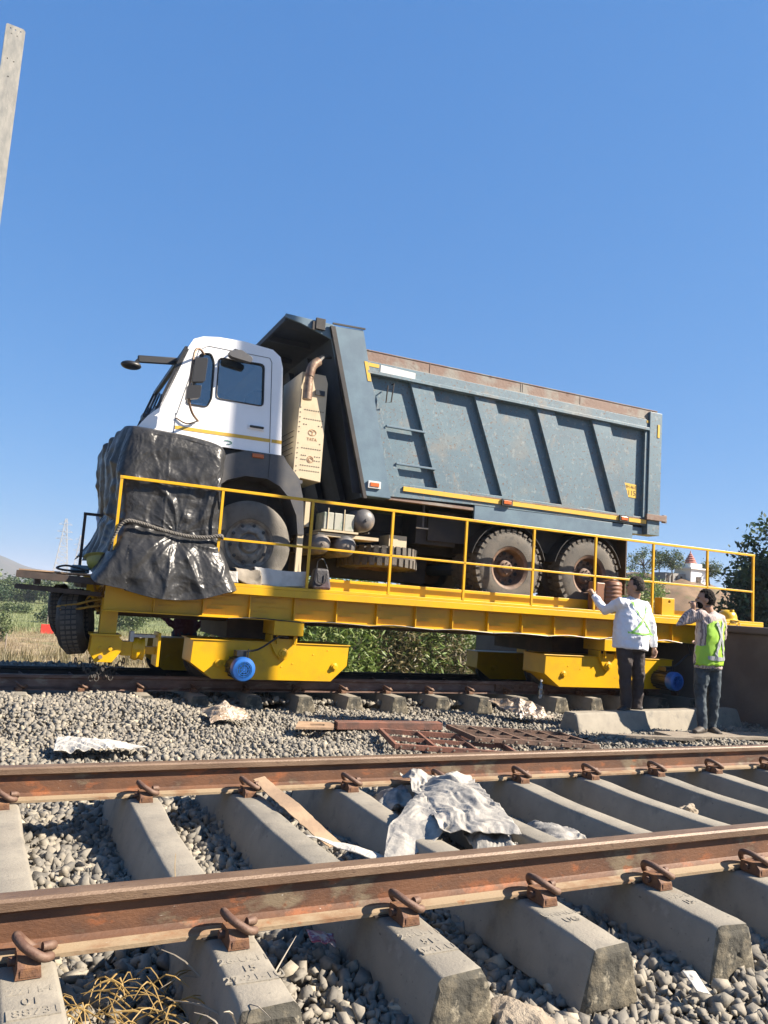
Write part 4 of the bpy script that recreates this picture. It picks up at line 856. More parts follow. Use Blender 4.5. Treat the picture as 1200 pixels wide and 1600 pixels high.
rp = MB(); pts = [(-1.12, -.60, 1.50), (-1.08, -.68, 1.66), (-1.0, -.69, 1.80), (-.85, -.69, 1.80), (-.6, -.70, 1.745), (-.35, -.70, 1.71), (-.15, -.70, 1.715), (.0, -.69, 1.75), (.04, -.66, 1.73)]
P_ = cat_rom(pts, 14)
for ph in (0, 2*pi/3, 4*pi/3):
    q = []; acc = 0
    for i, p in enumerate(P_):
        acc += (P_[i]-P_[i-1]).length if i else 0; q.append(p+Vector((0, .012*cos(acc*75+ph), .012*sin(acc*75+ph))))
    rp.tube(q, .0125, 6)
tag(rp.build('rope', 'rope_dark', smooth=60), 'twisted grey rope tied round the waist of the black tarpaulin', 'rope', None, TM, (-.5, -.69, 1.7))

# ================================================================== loose things on and beside the trolley (frame TM)
M('jug_brown', (.30, .14, .075), .4, 0, (.22, .10, .05), 4, .4, .6)
M('helmet_yellow', (.80, .50, .02), .3); M('helmet_dull', (.42, .42, .10), .45, 0, (.3, .3, .1), 8)
M('wood_old', (.36, .31, .24), .85, 0, (.26, .21, .16), 5, .4, .6, .5, 60, stretch=(1, 6, 1))
M('plank_tan', (.50, .33, .20), .8, 0, (.36, .24, .15), 6, .4, .6, .3, 40)
M('card', (.46, .32, .20), .9, 0, (.36, .25, .16), 6, .45, .6, .3, 40)
M('grate_rust', (.22, .13, .09), .8, 0, (.12, .075, .055), 8, .4, .6, .5, 60, [((.36, .28, .21), 5, .58, .7, .7)])
M('grate_red', (.27, .115, .075), .75, 0, (.15, .08, .06), 6, .45, .6, .4, 60)
M('cloth_grey', (.46, .43, .375), .8, 0, (.24, .235, .225), 9, .42, .62, .7, 45, [((.50, .47, .42), 14, .56, .68, .7), ((.12, .12, .12), 5, .6, .72, .6)], bdist=.006)
M('plastic_pale', (.36, .27, .19), .3, 0, (.50, .42, .33), 9, .45, .6, .5, 40, spec=.8)
M('paper_white', (.58, .55, .49), .7, 0, (.6, .57, .5), 9, .5, .7, .4, 30)
M('straw', (.36, .23, .07), .7, 0, (.36, .24, .08), 9)
M('wrapper', (.35, .08, .15), .3, 0, (.6, .5, .5), 40, .5, .55)
M('rock_pale', (.42, .35, .26), .9, 0, (.32, .26, .19), 9, .4, .6, 1., 30, bdist=.02)
M('rock_yellow', (.42, .34, .13), .9, 0, (.3, .25, .1), 14, .4, .6, 1., 40)
M('box_blue', (.25, .36, .42), .6); M('red_plastic', (.65, .05, .03), .5); M('steel_dark', (.045, .035, .03), .6, 0, (.09, .06, .045), 6)
# water jug on the deck edge by the rail
j = MB(); pr = [(0, 1.25), (.14, 1.25), (.165, 1.27)]
for k_ in range(6): z = 1.30+k_*.055; pr += [(.165, z), (.158, z+.018), (.158, z+.024), (.167, z+.04)]
pr += [(.155, 1.655), (.09, 1.685), (.085, 1.70)]
j.lathe(pr, (5.53, -.53, 0), 'z', 28)
jo = thing('water_jug', 'ribbed brown water jug with black lid standing on the yellow deck edge', 'water jug', (5.53, -.53, 1.25), TM)
j.build('jug_body', 'jug_brown', jo, smooth=40); c = MB(); c.lathe([(0, 1.74), (.085, 1.735), (.09, 1.70), (0, 1.70)], (5.53, -.53, 0), 'z', 20); c.build('lid', 'black_plastic', jo, smooth=40)
b_ = MB(); b_.box(5.22, 5.38, -.62, -.44, 1.25, 1.64); tag(b_.build('box', 'jug_brown', bevel=.02), 'brown carton standing on the deck edge left of the ribbed jug', 'box', None, TM, (5.3, -.53, 1.25))
def helmet(name, lab, mat, x, y, z, rx=0, fr=TM, s=1.):
    t_ = thing(name, lab, 'helmet', (x, y, z), fr); m = MB()
    m.lathe([(.175*s, 0), (.150*s, .008), (.138*s, .02), (.135*s, .06*s), (.115*s, .11*s), (.07*s, .145*s), (0, .155*s)], (x, y, z), 'z', 24); m.box(x-.018, x+.018, y-.11*s, y+.11*s, z+.10*s, z+.155*s)
    m.build('shell', mat, t_, smooth=50, solid=.004, bevel=.006); st = MB(); st.tube([(x-.1, y-.1, z+.005), (x-.05, y-.2, z-.05), (x+.02, y-.21, z-.16), (x+.08, y-.16, z-.05), (x+.1, y-.09, z+.005)], .006, 5, sm=3)
    st.build('chin_strap', 'straw', t_); t_.rotation_euler = (rx, 0, t_.rotation_euler.z); return t_
helmet('hard_hat', 'yellow hard hat resting on the right end of the deck edge', 'helmet_yellow', 7.80, -.52, 1.252)
helmet('hard_hat', 'dull green hard hat lying upside down left of the black tarpaulin', 'helmet_dull', -1.16, -.2, 1.42, pi*.9)
# sacks and bag between the front wheel and the third post
crumple('cloth_grey', 18., .004); crumple('plastic_pale', 20., .012); crumple('paper_white', 16., .008)
def rumple(name, lab, cat, fn, nu, nv, mat, frame=None, base=None, solid=.003, amp=.02, sc=6, seed=0, parent=None):
    k = sc/6; DD = dirs_for(int(seed*7+len(lab)), [1.7*k, 2.6*k, 4*k, 6.5*k, 11*k, 17*k], [amp*.55, amp*.4, amp*.28, amp*.16, amp*.09, amp*.05])
    def g_(u, v):
        p = Vector(fn(u, v)); q = Vector((p.x*sc+seed, p.y*sc, p.z*sc)); n_ = noise.noise_vector(q*.45)*amp*1.0
        h = crease(p, DD, seed)+amp*.4
        return p+n_*.8+Vector((0, -.25*h, h))
    mb = MB(); mb.grid(g_, nu, nv); o = mb.build(name, mat, parent, smooth=50, solid=solid)
    if not parent: tag(o, lab, cat, None, frame, base)
    return o
def sheet_over(x0, x1, y0, y1, zt, zb):
    def f(u, v):
        x = x0+(x1-x0)*u
        if v < .5: return (x, y1-(y1-y0)*v*2, zt)
        return (x+.04*(v-.5), y0-.03*(v-.5), zt-(zt-zb)*(v-.5)*2)
    return f
rumple('sack', 'white plastic sheet draped over a carton beside the front wheel', 'sheet', sheet_over(.44, 1.06, -.60, -.30, 1.43, 1.25), 30, 20, 'sack_white', TM, (.75, -.45, 1.25), amp=.012)
rumple('sack', 'dusty tan sacking folded between the tarpaulin and the white sheet', 'sack', sheet_over(.22, .50, -.62, -.40, 1.42, 1.24), 20, 20, 'sack_tan', TM, (.35, -.5, 1.25), amp=.03, sc=9)
rumple('sack', 'small bright white sack squeezed against the hem of the tarpaulin', 'sack', sheet_over(.10, .24, -.64, -.45, 1.37, 1.24), 10, 14, 'paper_white', TM, (.17, -.5, 1.25), amp=.015, sc=9)
c = MB(); c.box(.60, 1.06, -.58, -.36, 1.252, 1.40); tag(c.build('carton', 'paper_white', bevel=.006), 'white carton with blue print under the white plastic sheet', 'carton', None, TM, (.83, -.47, 1.252))
c = MB(); pz = 1.29
for k_ in range(9): c.box(.63+.045*k_, .655+.045*k_, -.5815, -.5802, 1.262, 1.285)
c = c.build('print_mark', 'box_blue', bpy.data.objects['carton']); c.matrix_parent_inverse.identity(); c.data.transform(Matrix.Translation((-.83, .47, -1.252)))
bgm = MB(); bgm.add([(1.13, -.60, 1.25), (1.38, -.60, 1.25), (1.38, -.42, 1.25), (1.13, -.42, 1.25), (1.17, -.57, 1.50), (1.34, -.57, 1.50), (1.34, -.46, 1.50), (1.17, -.46, 1.50)], [(0, 1, 5, 4), (1, 2, 6, 5), (2, 3, 7, 6), (3, 0, 4, 7), (4, 5, 6, 7), (0, 1, 2, 3)])
bgt = thing('handbag', 'dark purple black bag with handles against the third rail post', 'bag', (1.25, -.5, 1.25), TM); bgm.build('bag_body', 'bag_black', bgt, bevel=.03)
h_ = MB(); h_.tube([(1.19, -.56, 1.48), (1.20, -.56, 1.58), (1.27, -.55, 1.60), (1.32, -.56, 1.5)], .008, 6, sm=4); h_.tube([(1.19, -.60, 1.44), (1.2, -.61, 1.34), (1.28, -.61, 1.33), (1.30, -.6, 1.44)], .007, 6, sm=4); h_.build('handle', 'black_plastic', bgt)
# steel outrigger at the left end, planks, frame
og = thing('steel_outrigger', 'dark steel channel frame sticking out past the left end of the trolley deck', 'steel frame', (-1.6, .3, 1.1), TM)
for y, z in ((-.42, 1.19), (1.1, 1.19), (-.30, 1.06), (1.2, 1.06)): MB().bar((-1.96, y, z+.0), (-1.12, y, z-.03), .05, .07 if z > 1.1 else .045).build('channel_bar', 'steel_dark', og)
for x in (-1.75, -1.3): MB().box(x-.03, x+.03, -.28, 1.08, 1.09, 1.15).build('cross_bar', 'steel_dark', og)
pb = MB(); pb.box(-1.94, -1.55, -.40, 1.05, 1.227, 1.24); pb.box(-1.54, -1.13, -.44, 1.05, 1.222, 1.236); tag(pb.build('plywood_sheet', 'plank_tan'), 'orange brown plywood lying on the dark steel frame at the left end', 'plywood', None, TM, (-1.5, .3, 1.222))
fm = MB(); fm.bar((-1.26, 1.5, 1.2), (-1.26, 1.5, 2.02), .035); fm.bar((-1.28, 1.5, 2.02), (-.9, 1.5, 2.02), .035); fm.bar((-.9, 1.5, 2.0), (-.9, 1.5, 1.2), .035); tag(fm.build('tube_frame', 'steel_dark'), 'thin dark square tube frame standing behind the tarpaulin at the left', 'frame', None, TM, (-1.2, 1.5, 1.2))
bx = MB(); bx.box(-1.42, -1.24, .0, .35, 1.245, 1.33); tag(bx.build('toolbox', 'box_blue', bevel=.01), 'pale blue box on the plywood left of the dull green hard hat', 'box', None, TM, (-1.3, .2, 1.245))
hs = MB(); hs.tube([(-1.30, -.2, 1.26), (-1.5, -.25, 1.26), (-1.58, -.2, 1.28), (-1.5, -.15, 1.31), (-1.4, -.2, 1.30), (-1.28, -.3, 1.27)], .012, 6, sm=5); tag(hs.build('hose', 'black_plastic', smooth=60), 'black hose looped on the plywood at the left end of the trolley', 'hose', None, TM, (-1.4, -.2, 1.25))
# hanging tyres
def hang_tyre(lab, x, y, z, R, wd, rz, rx):
    t_ = thing('hanging_tyre', lab, 'tyre', (x, y, z), TM); m = MB()
    m.lathe([(R*.55, wd*.15), (R*.62, .0), (R*.82, -.01), (R*.95, .03), (R, wd*.3), (R*1.01, wd*.5), (R, wd*.7), (R*.95, wd-.03), (R*.82, wd+.01), (R*.62, wd), (R*.55, wd*.85)], (x, y-wd/2, z), 'y', 44)
    m.build('tyre_body', 'rubber_clean', t_, smooth=50); g_ = MB(); 
    for k_ in range(40):
        a = 2*pi*k_/40; u = Vector((cos(a), 0, sin(a))); tt = Vector((-sin(a), 0, cos(a)))
        for s2 in (-1, 0, 1): g_.obox(Vector((x, y+s2*wd*.22, z))+u*(R*1.012), u*.008, tt*R*.05, Vector((0, wd*.085, 0)))
    g_.build('tread_block', 'rubber', t_, kind='stuff'); t_.matrix_world = TM @ Matrix.Translation((x, y, z)) @ Matrix.Rotation(rz, 4, 'Z') @ Matrix.Rotation(rx, 4, 'X'); return t_
hang_tyre('big black tyre seen edge on, hung from yellow rope left of the coupler', -1.32, .05, .72, .34, .26, radians(74), radians(-7))
hang_tyre('smaller black tyre hung behind the big one at the left end of the trolley', -1.44, .75, .80, .30, .15, radians(72), radians(-9))
yr = MB(); g = random.Random(5)
base = Vector((-1.12, -.14, .98))
yr.tube([(-1.50, -.20, .88), (-1.35, -.24, .91), (-1.2, -.24, .96), (-1.08, -.22, .98)], .013, 6, sm=4); yr.tube([(-1.50, -.20, .84), (-1.34, -.25, .86), (-1.18, -.25, .90), (-1.04, -.22, .90), (-1.03, -.2, .80)], .013, 6, sm=4); yr.tube([(-1.50, -.2, .88), (-1.53, -.1, .87), (-1.50, -.2, .83)], .013, 6, sm=3)
for k_ in range(7):
    c0 = base+Vector((g.uniform(-.08, .08), g.uniform(-.06, 0), g.uniform(-.08, .10))); a0 = g.uniform(0, 6)
    yr.tube([c0+Vector((.05*cos(a0+t), .03*sin(2*t), .06*sin(a0+t))) for t in np.linspace(0, 5.2, 9)], .012, 6, sm=3)
yr.tube([(-1.1, -.2, 1.0), (-1.08, -.2, 1.14)], .014, 6); yr.tube([(-1.15, -.2, 1.0), (-1.2, -.2, 1.16)], .014, 6)
tag(yr.build('rope', 'rope_yellow', smooth=60), 'knotted yellow rope holding the tyres at the left end of the trolley', 'rope', None, TM, (-1.1, -.2, 1.0))

# ================================================================== people
M('skin', (.36, .21, .14), .5, 0, (.29, .165, .105), 9); M('hair', (.010, .008, .008), .9, 0, (.02, .016, .013), 30, bump=.8, bsc=90, spec=.15); M('hair_grey', (.03, .026, .024), .9, 0, (.09, .075, .065), 60, .45, .6, .8, 120, spec=.15)
M('shirt_white', (.72, .73, .76), .8, 0, (.64, .65, .70), 4, .4, .6, .5, 14, bdist=.02); M('trousers_brown', (.045, .034, .034), .75, 0, (.06, .045, .042), 6, .4, .6, .5, 12, bdist=.02)
M('jeans', (.035, .055, .075), .8, 0, (.09, .12, .14), 5, .48, .66, .5, 14, bdist=.02); M('vest_green', (.45, .78, .06), .5, 0, (.38, .7, .05), 5); M('tape_grey', (.42, .44, .45), .35); M('strap_green', (.30, .72, .12), .5)
M('boot', (.06, .05, .042), .7, 0, (.12, .10, .08), 8); M('shoe_dark', (.03, .028, .03), .5); M('sole_white', (.6, .6, .6), .6); M('shirt_blue', (.42, .52, .66), .8, bump=.4, bsc=12); M('trousers_dark', (.02, .025, .045), .8); M('shirt_maroon', (.10, .012, .02), .8, bump=.4, bsc=12)
def stripe_mat():
    m = M('shirt_stripe', (.36, .30, .28), .8); t = m.node_tree; n = t.nodes; L = t.links; b = n['Principled BSDF']
    tc = n.new('ShaderNodeTexCoord'); w_ = n.new('ShaderNodeTexWave'); w_.inputs['Scale'].default_value = 16; w_.inputs['Distortion'].default_value = 1.5; w_.inputs['Detail'].default_value = 1; L.new(tc.outputs['Object'], w_.inputs[0])
    r = n.new('ShaderNodeValToRGB'); r.color_ramp.elements[0].color = (.42, .35, .32, 1); r.color_ramp.elements[1].color = (.17, .13, .13, 1); r.color_ramp.elements[0].position = .55; r.color_ramp.elements[1].position = .75; L.new(w_.outputs[0], r.inputs[0]); L.new(r.outputs[0], b.inputs['Base Color'])
stripe_mat()
def ell(mb, p, q, r0, r1=None, n=14):      # elliptical loft segment list: p,q points with (rx, ry) radii and facing
    pass
def loft(mb, secs, face, n=16):
    """secs: (centre, half width, half depth); face: unit vector the body faces (horizontal)"""
    fv = Vector(face); N = len(secs); vs = []; C = [Vector(s_[0]) for s_ in secs]
    for i, (c_, a, b) in enumerate(secs):
        d = (C[min(i+1, N-1)]-C[max(i-1, 0)]).normalized(); lat = d.cross(fv); 
        if lat.length < .2: lat = Vector((fv.y, -fv.x, 0))
        lat.normalize(); dep = lat.cross(d).normalized()
        vs += [C[i]+lat*a*cos(2*pi*k_/n)+dep*b*sin(2*pi*k_/n) for k_ in range(n)]
    fs = [(i*n+k_, i*n+(k_+1) % n, (i+1)*n+(k_+1) % n, (i+1)*n+k_) for i in range(N-1) for k_ in range(n)]+[tuple(range(n)), tuple((N-1)*n+k_ for k_ in range(n))]
    return mb.add(vs, fs)
def fuse(o, vox, smooth=3, wr=0, wsc=.08):
    m = o.modifiers.new('r', 'REMESH'); m.mode = 'VOXEL'; m.voxel_size = vox; m.use_smooth_shade = True
    m = o.modifiers.new('s', 'SMOOTH'); m.iterations = smooth; m.factor = .5
    if wr:
        for k_, (s_, st) in enumerate(((wsc, wr), (wsc*.35, wr*.5))):
            tx_ = bpy.data.textures.new('fold', 'CLOUDS'); tx_.noise_scale = s_; tx_.noise_depth = 2; m = o.modifiers.new('d', 'DISPLACE'); m.texture = tx_; m.strength = st; m.mid_level = .5; m.texture_coords = 'LOCAL'
    return o
def hand(par, wrist, dirv, palm_n, s=1., curl=.35, mat='skin'):
    """palm, four fingers and a thumb; dirv from wrist to fingertips, palm_n out of the palm"""
    w_ = Vector(wrist); d = Vector(dirv).normalized(); pn = Vector(palm_n); pn = (pn-d*pn.dot(d)).normalized(); lat = d.cross(pn)
    m = MB(); 
    m.tube([w_-d*.02, w_+d*.02, w_+d*.05, w_+d*.085], [.024*s, .028*s, .034*s, .03*s], 10)
    for i, (o_, ln) in enumerate(((-.030, .068), (-.010, .078), (.010, .074), (.029, .058))):
        p0 = w_+d*.07*s+lat*o_*s; p1 = p0+(d*cos(curl*.6)+pn*sin(curl*.6))*ln*.45*s; p2 = p1+(d*cos(curl*1.8)+pn*sin(curl*1.8))*ln*.35*s; p3 = p2+(d*cos(curl*2.8)+pn*sin(curl*2.8))*ln*.3*s
        m.tube([p0, p1, p2, p3], [.0098*s, .0092*s, .0085*s, .007*s], 7)
    p0 = w_+d*.02*s-lat*.02*s; p1 = p0+(d*.6-lat*.8+pn*.3).normalized()*.045*s; p2 = p1+(d*.9-lat*.2+pn*.5).normalized()*.035*s; m.tube([p0, p1, p2], [.014*s, .012*s, .009*s], 7)
    o = m.build('hand', mat, par); return fuse(o, .005, 2)
def head(par, c, f, hair, hr_full=True, neck=None, tilt=0., beard=False):
    """c centre of the skull, f facing direction"""
    c = Vector(c); f = Vector(f).normalized(); r_ = Vector((f.y, -f.x, 0)).normalized(); u = Vector((0, 0, 1)); u = (u-f*u.dot(f)).normalized()
    P = lambda a, b, z: c+r_*a+f*b+u*z
    m = MB()
    def eb(a, b, z, rx, ry, rz, n=16, mm=12):
        vs = [P(a+rx*sin(pi*i/mm)*cos(2*pi*j/n), b+ry*sin(pi*i/mm)*sin(2*pi*j/n), z+rz*cos(pi*i/mm)) for i in range(mm+1) for j in range(n)]
        return vs, [(i*n+j, i*n+(j+1) % n, (i+1)*n+(j+1) % n, (i+1)*n+j) for i in range(mm) for j in range(n)]
    m.add(*eb(0, -.005, .02, .073, .092, .095)); m.add(*eb(0, .035, -.045, .055, .055, .065)); m.add(*eb(0, .095, -.018, .014, .020, .024)); m.add(*eb(0, .085, -.058, .024, .012, .010)); m.add(*eb(0, .075, -.088, .025, .02, .02))
    for s_ in (-1, 1): m.add(*eb(s_*.075, -.005, -.01, .010, .022, .034)); m.add(*eb(s_*.03, .082, .022, .022, .012, .008))
    m.tube([P(0, -.02, -.06), Vector(neck)], .056, 12)
    o = fuse(m.build('head', 'skin', par), .008, 2)
    e = MB()
    for s_ in (-1, 1): e.add(*eb(s_*.030, .083, .006, .012, .008, .006, 10, 6))
    e.build('eye', 'hair', o, kind='stuff')
    h_ = MB(); h_.add(*eb(0, -.014, .034, .080, .095, .092)); h_.add(*eb(0, -.045, .0, .075, .07, .075))
    ho_ = h_.build('hair', hair, o)
    # cut the face side away
    bm = bmesh.new(); bm.from_mesh(ho_.data); off = Vector(OFF.get(par.name, (0, 0, 0)))
    dele = [v for v in bm.verts if ((v.co+off-c).dot(f) > .045 and (v.co+off-c).dot(u) < .075) or ((v.co+off-c).dot(u) < -.055) or ((v.co+off-c).dot(f) > .0 and (v.co+off-c).dot(u) < .01)]
    bmesh.ops.delete(bm, geom=dele, context='VERTS'); bm.to_mesh(ho_.data); bm.free(); md = ho_.modifiers.new('s', 'SOLIDIFY'); md.thickness = -.006
    tx_ = bpy.data.textures.new('curl', 'CLOUDS'); tx_.noise_scale = .02; m2 = ho_.modifiers.new('sub', 'SUBSURF'); m2.levels = 2; m2.render_levels = 2; m2 = ho_.modifiers.new('d', 'DISPLACE'); m2.texture = tx_; m2.strength = .014 if hr_full else .005
    if beard:
        b_ = MB(); b_.add(*eb(0, .048, -.062, .056, .05, .052)); fuse(b_.build('beard', hair, o), .008, 1)
    return o
def person(lab, base, face, J, shirt, trouser, hair, shoe, sleeve_full=True, tuck=False, fat=1., head_f=None, beard=False, hr_full=True, hands=(None, None), low=None):
    """J: joints in world space"""
    t_ = thing('person', lab, 'person', base); f = Vector(face).normalized(); V = {k_: Vector(v) for k_, v in J.items()}; F_ = fat
    ctr = (V['shL']+V['shR'])/2; hipc = (V['hipL']+V['hipR'])/2; nk = V['neck']
    b = MB(); loft(b, [(hipc-Vector((0, 0, .06)), .12, .09), (hipc, .145, .105), (hipc.lerp(ctr, .4), .13*F_, .10*F_), (hipc.lerp(ctr, .8), .155, .10), (ctr, .14, .08), (nk, .05, .05)], f)
    for s_ in 'LR':
        b.tube([V['sh'+s_].lerp(ctr, .3), V['sh'+s_], V['el'+s_], V['wr'+s_]], [.05, .05, .037, .026], 10)
        b.tube([V['hip'+s_], V['kn'+s_], V['an'+s_]], [.085, .055, .038], 12)
    body_ = fuse(b.build('body', 'skin', t_), .016, 3)
    s = MB(); wz = hipc.z+(.06 if tuck else -.06)
    hem = Vector((hipc.x, hipc.y, wz)); loft(s, [(hem, .175*F_, .135*F_), (hem.lerp(ctr, .25), .18*F_, .14*F_), (hem.lerp(ctr, .55), .178*F_, .135*F_), (hem.lerp(ctr, .85), .19, .125), (ctr+Vector((0, 0, .015)), .165, .10), (ctr.lerp(nk, .55)+Vector((0, 0, .01)), .085, .07), (nk+Vector((0, 0, .0)), .06, .06)], f, 20)
    for s_ in 'LR':
        end = V['wr'+s_] if sleeve_full else V['el'+s_].lerp(V['wr'+s_], .1)
        s.tube([V['sh'+s_].lerp(ctr, .35), V['sh'+s_]+Vector((0, 0, .005)), V['sh'+s_].lerp(V['el'+s_], .5), V['el'+s_], V['el'+s_].lerp(end, .6), V['el'+s_].lerp(end, .97)], [.068, .072, .064, .056, .05, .043], 12)
    so_ = fuse(s.build('shirt', shirt, t_), .011, 4, .030, .11)
    p = MB(); top = V['hipL'].lerp(V['hipR'], .5)+Vector((0, 0, .09))
    loft(p, [(top, .155*F_, .12*F_), (hipc, .175, .135), (hipc-Vector((0, 0, .08)), .165, .13)], f, 20)
    for s_ in 'LR':
        h0 = V['hip'+s_]; k0 = V['kn'+s_]; a0 = V['an'+s_]
        p.tube([h0, h0.lerp(k0, .35), k0, k0.lerp(a0, .5), a0, a0-Vector((0, 0, .03))], [.102, .098, .078, .070, .068, .072] if low is None else low, 14)
    fuse(p.build('trousers', trouser, t_), .011, 4, .028, .09)
    for s_ in 'LR':
        sh = MB(); a0 = V['an'+s_]; td = Vector(J.get('toe'+s_, f)).normalized(); z0 = a0.z-.085
        loft(sh, [(Vector((a0.x, a0.y, z0+.045))-td*.075, .030, .040), (Vector((a0.x, a0.y, z0+.05))-td*.03, .042, .048), (Vector((a0.x, a0.y, z0+.045))+td*.06, .046, .042), (Vector((a0.x, a0.y, z0+.035))+td*.14, .046, .030), (Vector((a0.x, a0.y, z0+.03))+td*.19, .030, .022)], (0, 0, 1), 12)
        sh.tube([a0+Vector((0, 0, .03)), a0-Vector((0, 0, .04))], .048, 10)
        o = fuse(sh.build('shoe', shoe, t_), .008, 2)
        sl = MB(); loft(sl, [(Vector((a0.x, a0.y, z0+.008))-td*.10, .03, .008), (Vector((a0.x, a0.y, z0+.008))-td*.05, .042, .008), (Vector((a0.x, a0.y, z0+.008))+td*.08, .050, .008), (Vector((a0.x, a0.y, z0+.008))+td*.16, .045, .008), (Vector((a0.x, a0.y, z0+.008))+td*.20, .025, .008)], (0, 0, 1), 12); sl.build('sole', 'sole_white' if shoe == 'shoe_dark' else 'boot', o)
    head(t_, V['head'], head_f or face, hair, hr_full, nk-Vector((0, 0, .03)), beard=beard)
    for s_, hd in zip('LR', hands):
        if hd: hand(t_, V['wr'+s_], hd[0], hd[1], 1.0, hd[2])
    return t_, so_
def straps(par, shirt_obj, paths, w, mat, name):
    o = MB()
    for path in paths:
        P_ = cat_rom(path, 8)
        for i in range(len(P_)-1): o.bar(P_[i], P_[i+1]+(P_[i+1]-P_[i])*.1, w, .006, upv=(0, -1, 0))
    so = o.build(name, mat, par); m = so.modifiers.new('sw', 'SHRINKWRAP'); m.target = shirt_obj; m.wrap_mode = 'ABOVE_SURFACE'; m.offset = .006; m.wrap_method = 'NEAREST_SURFACEPOINT'
    return so
# man in white: stands on the spare sleeper, left hand on the jug
YL = 4.62
JL = dict(head=(6.285, YL-.03, 1.505), neck=(6.315, YL, 1.385), shL=(6.10, YL-.0, 1.30), shR=(6.50, YL+.03, 1.29), elL=(5.87, 4.98, 1.20), wrL=(6.77-.02, 5.4, 1.3), elR=(6.60, YL-.02, 1.00), wrR=(6.60, YL-.06, .77), hipL=(6.17, YL, .80), hipR=(6.36, YL, .80), knL=(6.20, YL, .43), knR=(6.41, YL, .43), anL=(6.23, YL, .075), anR=(6.43, YL+.04, .06), toeL=(-.8, -.3, 0), toeR=(-.6, .6, 0))
w_ = TM @ Vector((5.25, -.72, 1.42)); JL['wrL'] = (6.06, 5.07, 1.37); JL['elL'] = (6.05, 4.84, 1.19)
man, shm = person('man in a white shirt with green crossed straps standing on the loose sleeper', (6.33, YL, -.01), (.25, .97, 0), JL, 'shirt_white', 'trousers_brown', 'hair_grey', 'shoe_dark', fat=1.28, head_f=(-.68, .73, 0), hr_full=False, hands=(((-.1, .6, .7), (.3, .6, -.2), .5), ((0, -.1, -1), (-1, 0, 0), .5)))
yb = YL-.16
straps(man, shm, [[(6.18, yb, 1.36), (6.24, yb, 1.22), (6.38, yb, 1.02), (6.47, yb, .96)], [(6.46, yb, 1.36), (6.40, yb, 1.22), (6.24, yb, 1.03), (6.14, yb, .95)], [(6.08, yb+.02, .95), (6.3, yb-.02, .935), (6.54, yb+.02, .95)], [(6.44, yb, 1.28), (6.46, yb, 1.1), (6.48, yb, .96)]], .022, 'strap_green', 'safety_strap')
wt_ = MB(); a = Vector(JL['wrL']); d_ = (a-Vector(JL['elL'])).normalized(); o1 = d_.orthogonal().normalized(); o2 = d_.cross(o1); wt_.tube([a-d_*.01+o1*.034*cos(t)+o2*.034*sin(t) for t in np.linspace(0, 2*pi, 14)[:-1]], .009, 6, True); wt_.build('wristwatch', 'black_plastic', man)
# man in the hi-vis vest, hand raised to his face
YR = 4.0
JR = dict(head=(6.82, YR, 1.345), neck=(6.90, YR, 1.215), shL=(6.74, YR, 1.16), shR=(7.08, YR, 1.13), elL=(6.52, YR+.10, 1.04), wrL=(6.655, YR+.02, 1.215), elR=(7.20, YR+.06, .92), wrR=(7.10, YR+.26, .88), hipL=(6.80, YR, .60), hipR=(6.98, YR, .60), knL=(6.81, YR+.03, .24), knR=(6.98, YR-.02, .24), anL=(6.82, YR, -.125), anR=(7.03, YR+.05, -.14), toeL=(-.9, -.25, 0), toeR=(-.2, -.6, 0))
JR = {k_: ((v[0], v[1], v[2]+.05) if not k_.startswith('toe') else v) for k_, v in JR.items()}
man2, shm2 = person('man in a lime hi-vis vest and jeans raising his right fist to his face', (6.93, YR, -.17), (-.12, .99, 0), JR, 'shirt_stripe', 'jeans', 'hair', 'boot', fat=1.05, low=[.098, .090, .070, .060, .055, .058], head_f=(-.80, .60, .05), beard=True, hands=(((-.05, .1, 1), (.2, .5, 0), .9), ((-.4, .6, -.6), (-.6, .2, 0), .5)))
vz = MB(); f_ = Vector((-.12, .99, 0)).normalized(); lat = Vector((f_.y, -f_.x, 0))
ctr = Vector((6.92, YR-.01, 1.13)); hp = Vector((6.88, YR+.01, .63))
def vest_f(u, v):
    a = -1.25*pi/2+u*2.5*pi/2+0.15; c_ = hp.lerp(ctr, v); w_ = .24-.02*v; d2 = .20-.03*v
    if v > .96: w_ *= .9
    cut = 0
    return c_+lat*w_*sin(a)-f_*d2*cos(a)+Vector((0, 0, .05*(v > .95)*cos(a*2)))
NU, NV = 36, 24; vz.grid(vest_f, NU, NV)
keep = []
for fi, fc in enumerate(vz.f):
    u = (fi % NU+.5)/NU; v = (fi//NU+.5)/NV; a = -1.25*pi/2+u*2.5*pi/2+.15
    if v > .45 and abs(abs(a)-1.5) < .42: continue      # arm holes
    keep.append(fc)
vz.f = keep; vz.mi = [0]*len(keep)
vo = vz.build('safety_vest', 'vest_green', man2, smooth=60, solid=.006); m = vo.modifiers.new('sw', 'SHRINKWRAP'); m.target = shm2; m.wrap_mode = 'ABOVE_SURFACE'; m.offset = .010; m.wrap_method = 'NEAREST_SURFACEPOINT'
vo.modifiers.move(1, 0)
def bk(a, z, k_=.0): # point on the back surface: lateral a (m), height z
    v = (z-hp.z)/(ctr.z-hp.z); c_ = hp.lerp(ctr, v); return c_+lat*a-f_*(.19-.03*v)*math.sqrt(max(0, 1-(a/.21)**2))-f_*.012
tp = MB()
for path in ([(-.07, 1.14), (.0, .98), (.07, .80), (.09, .74)], [(.07, 1.16), (.02, 1.02), (-.05, .84), (-.08, .74)], [(-.17, .72), (-.08, .715), (0, .71), (.1, .715), (.17, .73)]):
    P_ = cat_rom([bk(a, z) for a, z in path], 6)
    for i in range(len(P_)-1): tp.bar(P_[i], P_[i+1]+(P_[i+1]-P_[i])*.1, .045, .005, upv=tuple(f_))
